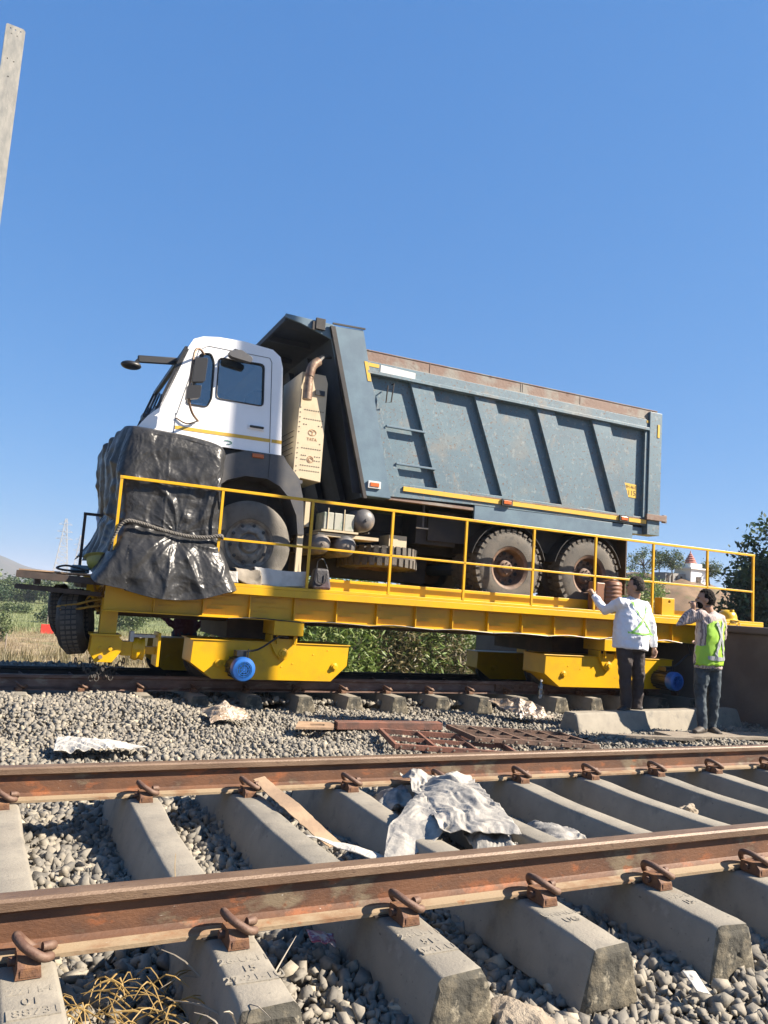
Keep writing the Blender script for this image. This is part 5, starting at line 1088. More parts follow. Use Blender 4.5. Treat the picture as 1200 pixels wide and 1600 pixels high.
to = tp.build('reflective_tape', 'tape_grey', man2); m = to.modifiers.new('sw', 'SHRINKWRAP'); m.target = shm2; m.wrap_mode = 'ABOVE_SURFACE'; m.offset = .020; m.wrap_method = 'NEAREST_SURFACEPOINT'
# two partly hidden people
def T(x, y, z): return tuple(TM @ Vector((x, y, z)))
J3 = dict(head=T(.42, 3, 1.28), neck=T(.42, 3, 1.12), shL=T(.22, 3, 1.02), shR=T(.62, 3, 1.02), elL=T(.10, 3.05, .72), wrL=T(.28, 2.95, .56), elR=T(.74, 3.05, .72), wrR=T(.56, 2.95, .56), hipL=T(.33, 3, .50), hipR=T(.51, 3, .50), knL=T(.32, 3, .10), knR=T(.52, 3, .10), anL=T(.32, 3, -.28), anR=T(.52, 3, -.28))
person('person in a maroon top with hands on hips, seen under the left of the deck', T(.42, 3, -.36), (0, -1, 0), J3, 'shirt_maroon', 'trousers_dark', 'hair', 'shoe_dark', hands=(((.6, 0, -.5), (0, 1, 0), .5), ((-.6, 0, -.5), (0, 1, 0), .5)))
J4 = dict(head=T(-.75, 2.35, 2.55), neck=T(-.76, 2.35, 2.42), shL=T(-.95, 2.35, 2.32), shR=T(-.55, 2.35, 2.32), elL=T(-1.02, 2.3, 2.05), wrL=T(-.98, 2.2, 1.83), elR=T(-.5, 2.3, 2.05), wrR=T(-.5, 2.15, 1.83), hipL=T(-.86, 2.35, 1.95-.12), hipR=T(-.66, 2.35, 1.83), knL=T(-.92, 2.3, 1.62), knR=T(-.68, 2.3, 1.6), anL=T(-.95, 2.3, 1.34), anR=T(-.68, 2.3, 1.34))
person('person in a pale blue shirt hidden behind the left edge of the tarpaulin', T(-.8, 2.35, 1.25), (0, -1, 0), J4, 'shirt_blue', 'trousers_dark', 'hair', 'shoe_dark')

# ================================================================== litter and spare parts on the ground
# spare sleeper lying on its side
sl = bpy.data.objects.new('concrete_sleeper', sleeper_mesh(21, ['concrete_b', 'concrete_b'], L1=2.62, wt=.085, wb=.17, H=.25, dip=0)); COL.objects.link(sl); sl['label'] = 'loose pale concrete sleeper lying on the ballast under the man in white'; sl['category'] = 'sleeper'; 
p0 = Vector((5.20, 4.42, 0)); p1 = Vector((8.25, 4.80, 0)); dv = (p1-p0).normalized(); dn = Vector((-dv.y, dv.x, 0)); ly = dv; lx = -dn
mw = Matrix(((lx.x, ly.x, 0, 0), (lx.y, ly.y, 0, 0), (0, 0, 1, 0), (0, 0, 0, 1)))
sl.matrix_world = Matrix.Translation(p0+dv*.50+Vector((0, 0, .02))) @ mw
# steel grates
def grate(lab, c, ang, lx_, ly_, nx, ny, mat, tilt=(0, 0), z=-.17):
    t_ = thing('steel_grate', lab, 'steel grate', c); h = .045
    fr_m = MB(); fr_m.box(-lx_/2, lx_/2, -ly_/2, -ly_/2+.03, 0, h); fr_m.box(-lx_/2, lx_/2, ly_/2-.03, ly_/2, 0, h); fr_m.box(-lx_/2, -lx_/2+.03, -ly_/2+.03, ly_/2-.03, 0, h); fr_m.box(lx_/2-.03, lx_/2, -ly_/2+.03, ly_/2-.03, 0, h)
    OFF[t_.name] = Vector((0, 0, 0)); fr_m.build('outer_frame', mat, t_, bevel=.003)
    for i in range(1, nx): x = -lx_/2+lx_*i/nx; MB().box(x-.012, x+.012, -ly_/2+.031, ly_/2-.031, .002, h-.004).build('cross_bar', mat, t_)
    for i in range(1, ny): y = -ly_/2+ly_*i/ny; MB().box(-lx_/2+.031, lx_/2-.031, y-.007, y+.007, .004, h-.006).build('cross_bar', mat, t_)
    for i in range(int(lx_/.12)): MB().lathe([(0, -.006), (.009, -.006), (.009, 0)], (-lx_/2+.06+.12*i, -ly_/2, h*.55), 'y', 8).build('bolt', 'sack_tan', t_)
    t_.matrix_world = Matrix.Translation(c) @ Matrix.Rotation(ang, 4, 'Z') @ Matrix.Rotation(tilt[0], 4, 'X') @ Matrix.Rotation(tilt[1], 4, 'Y'); return t_
grate('rusty steel grate lying flat on the gravel left of the loose sleeper', (4.10, 3.86, -.155), radians(-12), 1.30, .80, 5, 3, 'grate_rust', (radians(-1), radians(2)))
grate('reddish steel grate lying low against the second rail, left of the rusty grate', (3.15, 3.72, -.17), radians(-16), 1.15, .75, 3, 2, 'grate_red', (radians(1), radians(2)))
b_ = MB(); b_.obox((2.95, 4.50, -.12), (.55, -.08, .005), (.012, .07, 0), (0, 0, .035)); tag(b_.build('steel_channel', 'grate_red', bevel=.004), 'orange red steel bar lying behind the reddish grate', 'steel bar', None, None, (2.9, 4.6, -.13))
c = MB(); c.panel([[(1.92, 4.42), (2.28, 4.36), (2.42, 4.66), (2.08, 4.76)], [(2.10, 4.50), (2.24, 4.48), (2.28, 4.58), (2.14, 4.61)]], -.135, -.115, 'z'); tag(c.build('wooden_frame', 'plank_tan'), 'pale square wooden piece with a slot, left of the orange red bar', 'board', None, None, (2.1, 4.6, -.14))
for (lab, a, b, w2) in (('grey timber plank lying on the gravel in front of the loose sleeper', (5.35, 4.05), (6.35, 3.72), .10), ('weathered flat board under the boots of the man in the vest', (6.2, 4.0), (7.7, 3.78), .34)):
    q = MB(); q.bar((a[0], a[1], -.17), (b[0], b[1], -.165), w2, .035); tag(q.build('plank', 'wood_old', bevel=.003), lab, 'plank', None, None, ((a[0]+b[0])/2, (a[1]+b[1])/2, -.18))
# crumpled cloth over the sleepers
def drape(P00, P10, P11, P01, hgt):
    A, B, C_, D = map(Vector, (P00, P10, P11, P01))
    return lambda u, v: (A*(1-u)*(1-v)+B*u*(1-v)+C_*u*v+D*(1-u)*v)+Vector((0, 0, hgt*sin(pi*u)*sin(pi*v)))
def cloth(lab, cat, fn, mat, n=46, amp=.05, sc=4, seed=0, name='crumpled_cloth'):
    return rumple(name, lab, cat, fn, n, n, mat, None, tuple(Vector(fn(.5, 0))*1), amp=amp, sc=sc, seed=seed)
cloth('crumpled grey white cloth thrown over two sleepers in front of the second rail', 'cloth', drape((1.25, .70, .02), (1.60, .55, .03), (2.02, 1.62, .05), (1.55, 1.68, .06), .05), 'cloth_grey', 110, .026, 11, 3)
cloth('lower left flap of thin grey cloth hanging over the side of a sleeper', 'cloth', drape((.88, .60, -.14), (1.30, .72, .035), (1.45, 1.30, .05), (1.05, .85, .01), .03), 'cloth_grey', 60, .018, 13, 9)
cloth('crumpled cloth bundle wedged between two sleepers by the near rail', 'cloth', drape((1.36, .42, -.16), (1.66, .50, -.12), (1.72, .85, -.06), (1.42, .80, .0), .08), 'cloth_grey', 60, .035, 18, 5)
cloth('small crumpled grey cloth scrap between the sleepers right of the large cloth', 'cloth', drape((1.80, .58, -.16), (2.10, .55, -.10), (2.12, .82, -.06), (1.78, 1.0, -.10), .09), 'cloth_grey', 60, .028, 18, 15)
cloth('dark grey cloth end tucked under the second rail left of the large cloth', 'cloth', drape((1.28, 1.40, -.12), (1.52, 1.45, -.03), (1.62, 1.76, -.02), (1.36, 1.72, -.10), .05), 'cloth_grey', 50, .03, 20, 25)
# cardboard strip
cb = MB()
P_ = cat_rom([(.65, 1.66, .07), (.68, 1.50, .035), (.71, 1.30, .01), (.77, 1.12, -.05), (.84, 1.0, -.11)], 8)
wd_ = lambda t: .045*(1-.25*abs(2*t-1))
vs = []
for i, p in enumerate(P_):
    t = i/(len(P_)-1); e = .012*noise.noise(Vector((i*.7, 0, 0))); vs += [p+Vector((-wd_(t)+e, 0, 0)), p+Vector((wd_(t)+e*.5, .01, .012))]
cb.add(vs, [(2*i, 2*i+1, 2*i+3, 2*i+2) for i in range(len(P_)-1)]); tag(cb.build('cardboard_strip', 'card', solid=.005), 'torn brown cardboard strip slanting down from the second rail', 'cardboard', None, None, (.7, 1.2, -.05))
cloth('thin white plastic strip lying beside the torn cardboard', 'plastic sheet', drape((.66, 1.02, -.05), (.75, 1.08, -.07), (1.12, .62, -.11), (1.02, .56, -.11), .02), 'paper_white', 20, .015, 9, 2, 'plastic_strip')
# sheets on the gravel
cloth('flat white paper sheet lying on the gravel behind the second rail at the left', 'paper', drape((-.25, 3.62, -.14), (.42, 3.66, -.14), (.30, 3.86, -.12), (-.18, 4.10, -.13), .03), 'paper_white', 60, .02, 16, 31, 'paper_sheet')
cloth('clear and brown plastic wrapping crumpled on the gravel in the middle left', 'plastic wrapping', drape((1.20, 4.72, -.12), (1.62, 4.85, -.12), (1.60, 5.25, -.06), (1.22, 5.22, -.08), .09), 'plastic_pale', 60, .030, 14, 41, 'plastic_wrapping')
cloth('crumpled pale plastic bag with orange print near the loose sleeper', 'plastic bag', drape((4.85, 4.85, -.12), (5.25, 4.75, -.10), (5.3, 5.15, -.02), (4.75, 5.45, .02), .10), 'plastic_pale', 60, .035, 14, 51, 'plastic_bag')
cloth('white label wrapper lying on the stones between the two rightmost sleeper ends', 'wrapper', drape((1.49, -.60, -.16), (1.545, -.61, -.17), (1.56, -.53, -.13), (1.505, -.52, -.12), .01), 'paper_white', 12, .008, 20, 61, 'wrapper')
cloth('small shiny pink wrapper under the near rail beside a sleeper', 'wrapper', drape((.32, .02, -.10), (.41, .0, -.12), (.43, .08, -.11), (.33, .10, -.09), .01), 'wrapper', 12, .01, 25, 71, 'wrapper')
# plastic bottle
bt = thing('water_bottle', 'clear plastic bottle standing by the far rail left of the man in white', 'bottle', (5.92, 5.86, -.02)); OFF[bt.name] = Vector((0, 0, 0))
q = MB(); q.lathe([(0, 0), (.032, 0), (.036, .01), (.036, .05), (.033, .055), (.036, .06), (.036, .14), (.030, .17), (.014, .20), (.013, .22)], (0, 0, 0), 'z', 20); q.build('bottle_body', 'bottle_plastic', bt, smooth=50); q = MB(); q.lathe([(0, .245), (.016, .245), (.016, .222), (0, .222)], (0, 0, 0), 'z', 14); q.build('cap', 'sack_white', bt)
# rocks
def rock(lab, c, s_, mat, seed):
    bm = bmesh.new(); bmesh.ops.create_icosphere(bm, subdivisions=4, radius=1)
    for v in bm.verts:
        n1 = noise.noise(v.co*1.1+Vector((seed, 0, 0))); n2 = noise.noise(v.co*3+Vector((seed, 0, 0))); v.co = Vector((v.co.x*s_[0], v.co.y*s_[1], v.co.z*s_[2]))*(1+.45*n1+.16*n2+.05*noise.noise(v.co*9))
    me = bpy.data.meshes.new('rock'); bm.to_mesh(me); bm.free(); me.materials.append(MATS[mat]); o = bpy.data.objects.new('rock', me); COL.objects.link(o); o.location = c; me.shade_smooth(); me.set_sharp_from_angle(angle=radians(28)); o['label'] = lab; o['category'] = 'rock'
rock('large pale brown rock at the bottom edge between two sleeper ends', (.80, -.52, -.21), (.13, .10, .085), 'rock_pale', 2)
rock('yellowish stone on the gravel just below the second rail at the right', (3.62, 1.50, -.085), (.055, .05, .05), 'rock_yellow', 5)
rock('pale block of stone leaning against a sleeper side at the right', (3.22, .98, -.06), (.07, .035, .04), 'rock_pale', 7)
# dry straw between the two left sleepers, and dry stems
def stalks(name, lab, n, x0, x1, y0, y1, z, L0, L1, mat, r=.0022, flat=.8, seed=1):
    g = random.Random(seed); mb = MB()
    for i in range(n):
        x, y = g.uniform(x0, x1), g.uniform(y0, y1); a = g.uniform(0, 6.3); ln = g.uniform(L0, L1); up_ = g.uniform(0, 1-flat)
        d_ = Vector((cos(a), sin(a), up_)); p = Vector((x, y, z+g.uniform(0, .05))); q = p+d_*ln*.5+Vector((0, 0, .02+.03*g.random())); e = p+d_*ln+Vector((g.uniform(-.03, .03), g.uniform(-.03, .03), -.01+.02*g.random()))
        mb.tube([p, q, e], [r, r*g.uniform(.8, 2.2), r*.5], 4, sm=3)
    o = mb.build(name, mat, kind='stuff'); o['label'] = lab; o['category'] = 'dry grass'; return o
stalks('dry_straw', 'golden dry straw lying over the stones between the two leftmost sleepers', 150, -.45, -.16, -.75, -.05, -.17, .05, .18, 'straw', .0015, .6, 3)
stalks('dry_stem', 'thin dry grass stems sticking up beside the second sleeper', 14, -.14, -.02, -.55, .0, -.16, .15, .3, 'sack_tan', .0016, .2, 6)
stalks('dry_stem', 'few dry twigs behind the near rail beside the sleeper', 10, -.12, .02, .38, .7, -.14, .08, .2, 'straw', .0018, .1, 9)

# ================================================================== masts, wall, vegetation, hills
def lattice_mast(lab, base, H, w=.27, d=.22, rz=0.):
    t_ = thing('catenary_mast', lab, 'mast', base); OFF[t_.name] = Vector((0, 0, 0))
    f = MB()
    holes = [[(x+.011*cos(a*pi/3), z+.011*sin(a*pi/3)) for a in range(6)] for x, z in ((-.05, H-.14), (.03, H-.15), (-.06, H-.55), (.03, H-.57), (-.02, H-.83), (-.06, H-1.75), (-.06, H-1.85), (-.07, H-.03+-.03), (.0, H-.06), (.07, H-.06))]
    f.panel([[(-w/2, 0), (w/2, 0), (w/2, H-.03), (w/2-.03, H), (-w/2+.02, H), (-w/2, H-.02)]]+[list(reversed(h)) for h in holes], -d/2, -d/2+.02); f.build('web_plate', 'mast_steel', t_)
    f = MB(); f.panel([[(-w/2, 0), (w/2, 0), (w/2, H-.03), (w/2-.03, H), (-w/2+.02, H), (-w/2, H-.02)]], d/2-.02, d/2); f.build('web_plate', 'mast_steel', t_)
    sl_ = []
    z = H-1.15
    while z > .5: sl_.append([(-.055, z-.42), (.055, z-.50), (.055, z+.02), (-.055, z+.18)]); z -= 1.05
    for s_ in (-1, 1):
        f = MB(); f.panel([[(-d/2+.021, 0), (d/2-.021, 0), (d/2-.021, H-.03), (-d/2+.021, H-.03)]]+[list(reversed(h)) for h in sl_], s_*(w/2-.01)-.008, s_*(w/2-.01)+.008, 'x'); f.build('batten_plate', 'mast_steel', t_)
    t_.matrix_world = Matrix.Translation(base) @ Matrix.Rotation(rz, 4, 'Z'); return t_
lattice_mast('tall pale steel mast with slotted side at the upper left edge', (-1.36, 10.05, -.3), 9.70, rz=radians(4))
lattice_mast('steel mast standing between the tracks beyond the right edge', (7.66, 2.44, -.3), 10.0, .25, .2, radians(32))

M('wall_concrete', (.20, .17, .145), .9, 0, (.14, .12, .105), 1.4, .4, .62, .4, 30, [((.27, .22, .17), 4, .58, .7, .5)]); M('earth', (.24, .155, .09), .95, 0, (.13, .09, .055), .5, .42, .6, .8, 10, [((.14, .13, .05), 1.2, .55, .65, .8)])
wm = MB(); wm.box(8.62, 24, 2.95, 11.5, -.5, 1.02); wm.box(8.56, 24, 2.93, 11.52, 1.021, 1.12)
w_ = wm.build('ramp_wall', 'wall_concrete', bevel=.02); tag(w_, 'dark grey concrete end wall of the loading ramp behind the man in the vest', 'wall', None, None, (10, 6, -.5)); w_.rotation_euler = (0, 0, 0)
# leaves -----------------------------------------------------------
def leafmat(name, c1, c2, c3):
    m = bpy.data.materials.new(name); m.use_nodes = True; t = m.node_tree; n = t.nodes; L = t.links; b = n['Principled BSDF']; b.inputs['Roughness'].default_value = .55
    at = n.new('ShaderNodeAttribute'); at.attribute_name = 'tone'; r = n.new('ShaderNodeValToRGB'); e = r.color_ramp.elements; e[0].color = (*sc_(c1), 1); e[1].color = (*sc_(c3), 1); x = e.new(.5); x.color = (*sc_(c2), 1)
    L.new(at.outputs['Fac'], r.inputs[0]); L.new(r.outputs[0], b.inputs['Base Color'])
    tr_ = n.new('ShaderNodeBsdfTranslucent'); L.new(r.outputs[0], tr_.inputs[0]); mx = n.new('ShaderNodeMixShader'); mx.inputs[0].default_value = .3; L.new(b.outputs[0], mx.inputs[1]); L.new(tr_.outputs[0], mx.inputs[2]); L.new(mx.outputs[0], n['Material Output'].inputs[0]); MATS[name] = m
leafmat('leaf_dark', (.03, .06, .025), (.05, .10, .035), (.12, .17, .06)); leafmat('leaf_mid', (.05, .085, .03), (.10, .15, .045), (.20, .24, .09)); leafmat('leaf_bush', (.08, .14, .03), (.19, .29, .06), (.38, .42, .14)); leafmat('leaf_dry', (.14, .12, .05), (.24, .20, .09), (.34, .28, .14)); leafmat('grass_dry', (.22, .17, .08), (.38, .29, .15), (.52, .42, .24)); leafmat('scrub_green', (.12, .16, .05), (.22, .27, .09), (.34, .36, .15))
M('bark', (.13, .10, .075), .9, 0, (.08, .06, .045), 8, .4, .6, .8, 30); M('bark_pale', (.38, .33, .27), .9, 0, (.25, .2, .16), 8, .4, .6, .5, 30)
def leaves(P, size, aspect=.5, droop=.4, g=npr):
    n = len(P); a = g.uniform(0, 2*np.pi, n); el = g.normal(-droop, .6, n); d = np.stack([np.cos(a)*np.cos(el), np.sin(a)*np.cos(el), np.sin(el)], -1)
    r_ = g.normal(size=(n, 3)); s_ = np.cross(d, r_); s_ /= np.linalg.norm(s_, axis=1)[:, None]; L_ = size*g.uniform(.6, 1.4, (n, 1))
    V = np.stack([P, P+d*L_*.5+s_*L_*aspect*.5, P+d*L_, P+d*L_*.5-s_*L_*aspect*.5], 1).reshape(-1, 3); return V, np.arange(4*n).reshape(n, 4)
def crown_pts(c, r, ncl, per, cl, flat=.8, g=npr):
    """leaf clumps on and in an uneven ellipsoid"""
    u = g.normal(size=(ncl, 3)); u /= np.linalg.norm(u, axis=1)[:, None]; rad = g.uniform(.45, 1.05, (ncl, 1))**.6; C_ = np.array(c)+u*rad*np.array(r)*g.uniform(.75, 1.12, (ncl, 1))
    P = (C_[:, None, :]+g.normal(size=(ncl, per, 3))*np.array([cl, cl, cl*flat])); t = np.repeat(g.normal(.45, .2, ncl), per)+g.normal(0, .15, ncl*per); return P.reshape(-1, 3), np.clip(t, 0, 1), C_
def tree(lab, base, h, r, mat, ncl=60, per=60, leaf=.12, cl=.3, trunk=.12, name='tree', th=.45, bark='bark', cat='tree', asp=.5, sparse=False, group=None):
    g = np.random.default_rng(abs(hash(lab)) % 1000 if False else sum(map(ord, lab))); t_ = thing(name, lab, cat, base, None, group); B = np.array(base); c = B+np.array([0, 0, h-r[2]])
    P, tn, C_ = crown_pts(c, r, ncl, per, cl, .8, g); V, F = leaves(P-B, leaf, asp, .3, g); o = np_mesh('crown', V, F, mat, None, tn); o.parent = t_
    m = MB(); tb = Vector((0, 0, -.2)); tt = Vector((g.uniform(-.1, .1)*r[0], g.uniform(-.1, .1)*r[1], h*th)); m.tube([tb, tb.lerp(tt, .5)+Vector((.04*h*g.uniform(-1, 1), 0, 0)), tt], [trunk, trunk*.75, trunk*.6], 8, sm=3)
    for k_ in range(0, min(len(C_), 22)):
        e = Vector(C_[k_]-B); mid = tt.lerp(e, .5)+Vector((0, 0, .08*h)); m.tube([tt, mid, e], [trunk*.45, trunk*.25, trunk*.08], 5, sm=3)
    off = OFF[t_.name]; OFF[t_.name] = Vector((0, 0, 0)); m.build('trunk', bark, t_, smooth=60); OFF[t_.name] = off; return t_
def at(u, v, D):       # point at distance D along the line of sight of a photo pixel, used only to read off positions
    d = fw+cr*((u-600)/FPX)-cu*((v-800)/FPX); return CAM+d*D
def atz(u, v, z):
    d = fw+cr*((u-600)/FPX)-cu*((v-800)/FPX); return CAM+d*((z-CAM.z)/d.z)
# tall leafy bushes just beyond the far track, seen under the deck
g = random.Random(12)
def bush(lab, x, y, z, h, w, mat='leaf_bush', n=260, leaf=.20, asp=.22, name='bush', stems=9, cat='bush', group=None, cl=.16):
    t_ = thing(name, lab, cat, (x, y, z), None, group); G_ = np.random.default_rng(int(x*100+y*7+h*1000) % 9999); ncl = max(14, int(n/9)); P, tn, C_ = crown_pts((0, 0, h*.52), (w*.5, w*.45, h*.5), ncl, 9 if n < 400 else 14, cl, 1, G_)
    P = P[P[:, 2] > .03]; tn = tn[:len(P)]; V, F = leaves(P, leaf, asp, .1, G_); o = np_mesh('foliage', V, F, mat, None, tn); o.parent = t_
    m = MB()
    for k_ in range(stems): e = Vector(C_[k_ % len(C_)]); m.tube([(e.x*.2, e.y*.2, -.05), (e.x*.5, e.y*.5, e.z*.5), tuple(e)], [.018, .012, .005], 4, sm=2)
    OFF[t_.name] = Vector((0, 0, 0)); m.build('stem', 'bark', t_); return t_
names_ = ['leftmost of the leafy bushes seen under the middle of the deck', 'second leafy bush from the left under the deck', 'tall green leafy bush just right of the left bogie', 'bright green leafy bush in the gap under the deck', 'bushy plant with thin leaves in the middle of the gap under the deck', 'leafy bush above the dry pale stalks under the deck', 'yellowish leafy bush right of the pale stalks', 'yellow green bush in front of the right bogie', 'drooping yellow green bush beside the right bogie', 'bush behind the right bogie of the trolley']
for i, nm in enumerate(names_):
    x = 4.2+i*.72; y = 14.4+g.uniform(-.4, .4)+(.0 if i < 5 else .8)
    bush(nm, x, y, -2.9, 5.0+g.uniform(-.3, .3), 1.4, 'leaf_bush' if i != 6 and i != 8 else 'leaf_dry', 2600, .17, .22, stems=14, cl=.17)
for i in range(6):
    x = 4.6+i*1.0; bush(['low shadowed shrub behind the bushes, leftmost', 'low shadowed shrub behind the bushes, second', 'low shadowed shrub behind the bushes, third', 'low shadowed shrub behind the bushes, fourth', 'low shadowed shrub behind the bushes, fifth', 'low shadowed shrub behind the bushes, rightmost'][i], x*1.1, 17+g.uniform(-.3, .5), -3, 4.2, 2.0, 'leaf_dark', 1500, .2, .35, cl=.22)
def tufts(name, lab, cat, n, fn, hgt, wd, mat, seed, lean=.35):
    G_ = np.random.default_rng(seed); x, y = fn(G_, n); k = in_view(x, y, 2.); x, y = x[k], y[k]; n = len(x); z = ground_h(x, y); B = np.stack([x, y, z], -1)
    per = 7; B = np.repeat(B, per, 0)+G_.normal(size=(n*per, 3))*np.array([wd, wd, 0]); m = len(B); a = G_.uniform(0, 6.28, m); hh = hgt*G_.uniform(.5, 1.3, m)*np.repeat(G_.uniform(.6, 1.3, n), per)
    tip = B+np.stack([np.cos(a)*hh*lean, np.sin(a)*hh*lean, hh], -1); s_ = np.stack([-np.sin(a), np.cos(a), 0*a], -1)*hgt*.045
    V = np.stack([B-s_, B+s_, tip], 1).reshape(-1, 3); tn = np.clip(np.repeat(G_.normal(.5, .25, n), per)+G_.normal(0, .1, m), 0, 1); o = np_mesh(name, V, np.arange(3*m).reshape(m, 3), mat, 'stuff', tn); o['label'] = lab; o['category'] = cat; return o
tufts('dry_grass', 'pale dry grass covering the flat ground beyond the far track', 'grass', 36000, lambda G_, n: (G_.uniform(-10, 60, n), 14+56*G_.random(n)**1.3), .22, .16, 'grass_dry', 3)
tufts('green_scrub', 'low green scrub on the field beyond the dry grass', 'scrub', 16000, lambda G_, n: (G_.uniform(-20, 110, n), 64+90*G_.random(n)**1.2), .4, .6, 'scrub_green', 5, .5)
tufts('dry_weeds', 'brown dry weeds standing beyond the far track', 'weeds', 2600, lambda G_, n: (G_.uniform(-6, 30, n), G_.uniform(14, 45, n)), .6, .14, 'leaf_dry', 8)
# scrub bushes on the plain
bush('green leafy bush at the far left edge beyond the track', *atz(0, 1005, -3)[:2], -3, 1.9, 1.0, 'leaf_mid', 500, .16, .5, cl=.13)
for (u, v, h, w, lab) in ((84, 972, 1.3, 3.0, 'dark bush behind the red panel on the plain'), (25, 958, .9, 3.5, 'round grey green shrub on the green field at the left'), (200, 985, 2.2, 3.5, 'green bush seen between the coupler and the left bogie'), (330, 985, 2.2, 3.0, 'green bush behind the person in maroon'), (240, 970, 2.0, 4, 'green shrub low under the tarpaulin hem')):
    p = atz(u, v, -3); bush(lab, p.x, p.y, -3, h, w, 'leaf_mid' if 'dark' not in lab else 'leaf_dark', 1600, .24, .5, cl=.3)
# far belt of trees, the nearer ones single
g = random.Random(31)
belt = ['tree of the far green belt, first from the left', 'tree of the far green belt, second from the left', 'tree of the far green belt, third from the left', 'tree of the far green belt, fourth from the left', 'tree of the far green belt, fifth from the left', 'tree of the far green belt, sixth from the left', 'tree of the far green belt, seventh from the left', 'tree of the far green belt, eighth from the left', 'tree of the far green belt, ninth from the left']
for i, lab in enumerate(belt):
    u = -10+i*21; D = 150+g.uniform(-15, 25); p = at(u, 935, D); tree(lab, (p.x, p.y, -3.1), 3.9+g.uniform(-.8, 1.0), (2.4, 2.2, 1.8), 'leaf_mid' if i % 3 else 'leaf_dark', 60, 40, .42, .5, .2, th=.35)
p_ = []
G_ = np.random.default_rng(77); xs_ = G_.uniform(-80, 420, 900); ys_ = 195+G_.uniform(0, 60, 900)
P = np.repeat(np.stack([xs_, ys_, G_.uniform(-3, 1.2, 900)], -1), 16, 0)+G_.normal(size=(14400, 3))*np.array([2.2, 2, 1.0]); V, F = leaves(P, 1.3, .6, .2, G_); o = np_mesh('tree_belt', V, F, 'leaf_mid', 'stuff', np.clip(np.repeat(G_.normal(.4, .25, 900), 16), 0, 1)); o['label'] = 'far off belt of green trees along the plain'; o['category'] = 'trees'
# hills
M('hill', (.10, .09, .065), .95, 0, (.06, .07, .045), .02, .42, .6, 0, 1, [((.14, .11, .08), .06, .55, .7, .8)])
def hill(name, lab, X0, X1, Y, hf, depth=500, n=80):
    mb = MB(); mb.grid(lambda u, v: (X0+(X1-X0)*u, Y+depth*v, -8+(hf(u)+6)*sin(pi*min(1, v*.999))**.7*(.85+.3*noise.noise(Vector((u*9, v*4, X0))))), n, 14); o = mb.build(name, 'hill', smooth=60); o['kind'] = 'structure'
hill('hills', '', -700, 420, 1350, lambda u: 8+36*math.exp(-((u-.62)/.07)**2)+22*math.exp(-((u-.40)/.2)**2)+16*math.exp(-((u-.78)/.12)**2))
hill('hills', '', 900, 3300, 1500, lambda u: 14+18*math.exp(-((u-.3)/.2)**2)+10*sin(u*9)**2)
# temple knoll at the right
kc = at(1040, 955, 50)
def knoll_h(x, y):
    d = np.exp(-(((x-47)/11.0)**2)**1.6-(((y-43)/9)**2)**1.3); return 7.9*d
kn = MB(); kn.grid(lambda u, v: (lambda x, y: (x, y, -3.05+float(knoll_h(x, y))+ (.5*noise.noise(Vector((x*.35, y*.35, 0)))+.25*noise.noise(Vector((x*1.1, y*1.1, 3))))*min(1, float(knoll_h(x, y)))))(22+50*u, 26+36*v), 90, 60); kn.build('knoll', 'earth', smooth=60, kind='structure')
def kz(x, y): return -1.25+float(knoll_h(x, y))
tp_ = at(1078, 905, 60); TX, TY, TZ = tp_.x, tp_.y, 4.35
M('temple_white', (.80, .79, .76), .7); M('temple_red', (.55, .22, .17), .7)
te = thing('temple', 'small white temple with a pink red tiered tower on the brown knoll', 'temple', (TX, TY, TZ))
M('temple_grey', (.36, .35, .33), .8)
m = MB(); m.box(TX-.80, TX+.80, TY-.8, TY+.8, TZ-1.2, TZ+.95); m.build('wall', 'temple_white', te); m = MB(); m.box(TX-2.9, TX-.81, TY-.3, TY+.8, TZ-1, TZ+.55); m.build('wall', 'temple_grey', te); m = MB(); m.box(TX-.95, TX+.95, TY-.95, TY+.95, TZ+.96, TZ+1.06); m.build('cornice', 'temple_white', te)
m = MB(); m.box(TX-.6, TX+.6, TY-.6, TY+.6, TZ+1.07, TZ+1.4); m.build('tower_base', 'temple_white', te)
Q_ = lambda L_: [(r_*.62, TZ+1.41+(z-TZ-1.76)*.55) for r_, z in L_]
m = MB(); m.lathe(Q_([(.75, TZ+1.76), (.78, TZ+1.95), (.62, TZ+2.05), (.64, TZ+2.3), (.48, TZ+2.4), (.5, TZ+2.6), (.33, TZ+2.7), (.35, TZ+2.9), (.2, TZ+3.0), (.22, TZ+3.15), (.08, TZ+3.25), (.04, TZ+3.6), (0, TZ+3.65)]), (TX, TY, 0), 'z', 16); m.build('tower', 'temple_red', te, smooth=30)
m = MB(); m.box(TX-.25, TX+.25, TY-.83, TY-.805, TZ-.6, TZ+.4); m.build('doorway', 'dark_brown', te); 
for k_ in range(4): m = MB(); m.box(TX-2.8+.48*k_, TX-2.6+.48*k_, TY-.32, TY-.305, TZ-.1, TZ+.35); m.build('window', 'dark_brown', te)
for (u, v, D, h, r, mat, lab) in ((1004, 912, 58, 2.6, (1.2, 1.0, .95), 'leaf_mid', 'green tree at the left end of the knoll beside the truck'), (1030, 905, 60, 2.2, (.9, .9, .7), 'leaf_dark', 'thin dark tree on the knoll left of the temple'), (1050, 908, 58.5, 2.4, (.95, .8, .75), 'leaf_mid', 'loose crowned tree right against the left side of the temple'), (1109, 912, 60, 1.8, (.72, .7, .65), 'leaf_mid', 'small round tree on the knoll right of the temple'), (1020, 938, 45, 1.3, (.9, .8, .6), 'leaf_bush', 'bright green bush on the slope below the temple')):
    p = at(u, v, D); tree(lab, (p.x, p.y, p.z), h, r, mat, 34, 45, .13, .17, .06, th=.5)
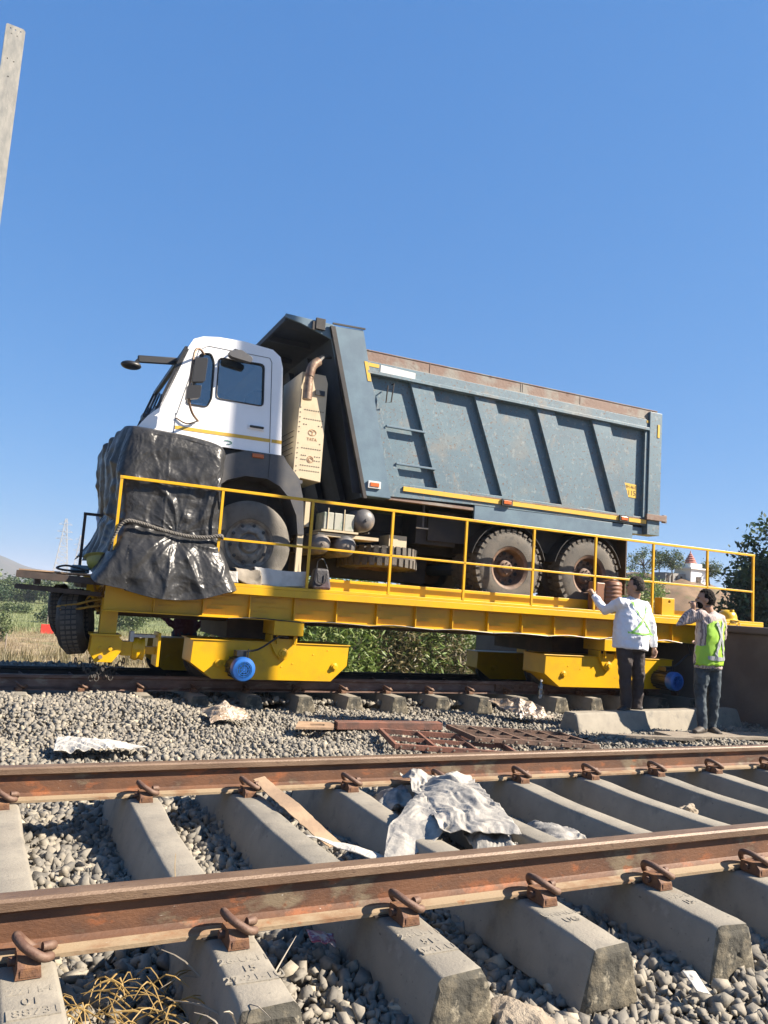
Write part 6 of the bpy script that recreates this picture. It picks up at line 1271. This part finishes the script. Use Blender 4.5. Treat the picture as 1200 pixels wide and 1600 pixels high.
p = at(985, 960, 30); tree('light green tree sticking out behind the rear of the truck', (p.x, p.y, -2.8), 5.9, (1.0, 1.0, 1.0), 'leaf_bush', 30, 40, .14, .25, .08, th=.6)
p = at(1200, 975, 24); tree('big dark green tree at the right edge behind the ramp wall', (p.x+.4, p.y, -.6), 4.4, (1.65, 1.5, 2.15), 'leaf_dark', 190, 110, .17, .24, .12, th=.3)
p = at(1290, 975, 24); tree('dark green tree beyond the right edge behind the ramp wall', (p.x, p.y, -.6), 6.2, (2.2, 2, 2.8), 'leaf_dark', 120, 80, .17, .3, .12, th=.3)
# red panel, dry twigs, stakes
p = atz(73, 992, -3); m = MB(); m.box(p.x-.48, p.x+.48, p.y-.03, p.y+.03, -3.0, -2.2); tag(m.build('red_panel', 'red_plastic', bevel=.02), 'bright red plastic panel standing on the plain at the left', 'panel', None, None, (p.x, p.y, -3))
for (u, v, h, lab) in ((72, 985, 1.3, 'thin pale stake beside the red panel'), (7, 1018, .6, 'short white stake in the dry grass at the left')):
    p = atz(u, v, -3); m = MB(); m.tube([(p.x, p.y-.3, -3.05), (p.x, p.y-.3, -3+h*1.7)], .035, 6); tag(m.build('stake', 'bark_pale'), lab, 'stake', None, None, (p.x, p.y-.3, -3))
# power pylons
M('pylon_steel', (.55, .54, .53), .5, .3)
def pylon(lab, u, D, H, wb, extra_=0):
    p = at(u, 930, D); t_ = thing('power_pylon', lab, 'pylon', (p.x, p.y, -3)); OFF[t_.name] = Vector((0, 0, 0)); m = MB(); r_ = H*.0035
    W = lambda z: wb*(1-z/H)**1.15*.5+.35
    zs = [H*(1-(1-k_/13)**1.0) for k_ in range(14)]
    for sx in (-1, 1):
        for sy in (-1, 1):
            for a, b in zip(zs, zs[1:]): m.bar((sx*W(a), sy*W(a), a), (sx*W(b), sy*W(b), b), r_*2)
    for a, b in zip(zs, zs[1:]):
        for sy in (-1, 1):
            m.bar((-W(a), sy*W(a), a), (W(b), sy*W(b), b), r_); m.bar((W(a), sy*W(a), a), (-W(b), sy*W(b), b), r_); m.bar((sy*W(a), -W(a), a), (sy*W(b), W(b), b), r_)
            m.bar((-W(b), sy*W(b), b), (W(b), sy*W(b), b), r_)
    m.build('lattice_body', 'pylon_steel', t_); 
    for z, l in ((.72, .11), (.82, .10), (.92, .085)): c_ = MB(); c_.bar((-H*l, 0, H*z), (H*l, 0, H*z), r_*2); c_.bar((-H*l, 0, H*z), (0, 0, H*(z+.05)), r_); c_.bar((H*l, 0, H*z), (0, 0, H*(z+.05)), r_); c_.build('cross_arm', 'pylon_steel', t_)
pylon('taller lattice power pylon on the horizon at the left', 90, 330, 31, 7)
pylon('smaller lattice power pylon to the right of the taller one', 116, 470, 33, 7)

# ================================================================== the air: thin winter haze
hz = bpy.data.materials.new('haze_air'); hz.use_nodes = True; t = hz.node_tree; t.nodes.remove(t.nodes['Principled BSDF'])
pv = t.nodes.new('ShaderNodeVolumePrincipled'); pv.inputs['Color'].default_value = (.80, .88, 1, 1); pv.inputs['Density'].default_value = 3.4e-4; pv.inputs['Anisotropy'].default_value = .2
t.links.new(pv.outputs[0], t.nodes['Material Output'].inputs['Volume']); MATS['haze_air'] = hz
hb = MB().box(-3100, 3400, -450, 3700, -12, 48).build('haze', 'haze_air'); hb['kind'] = 'stuff'
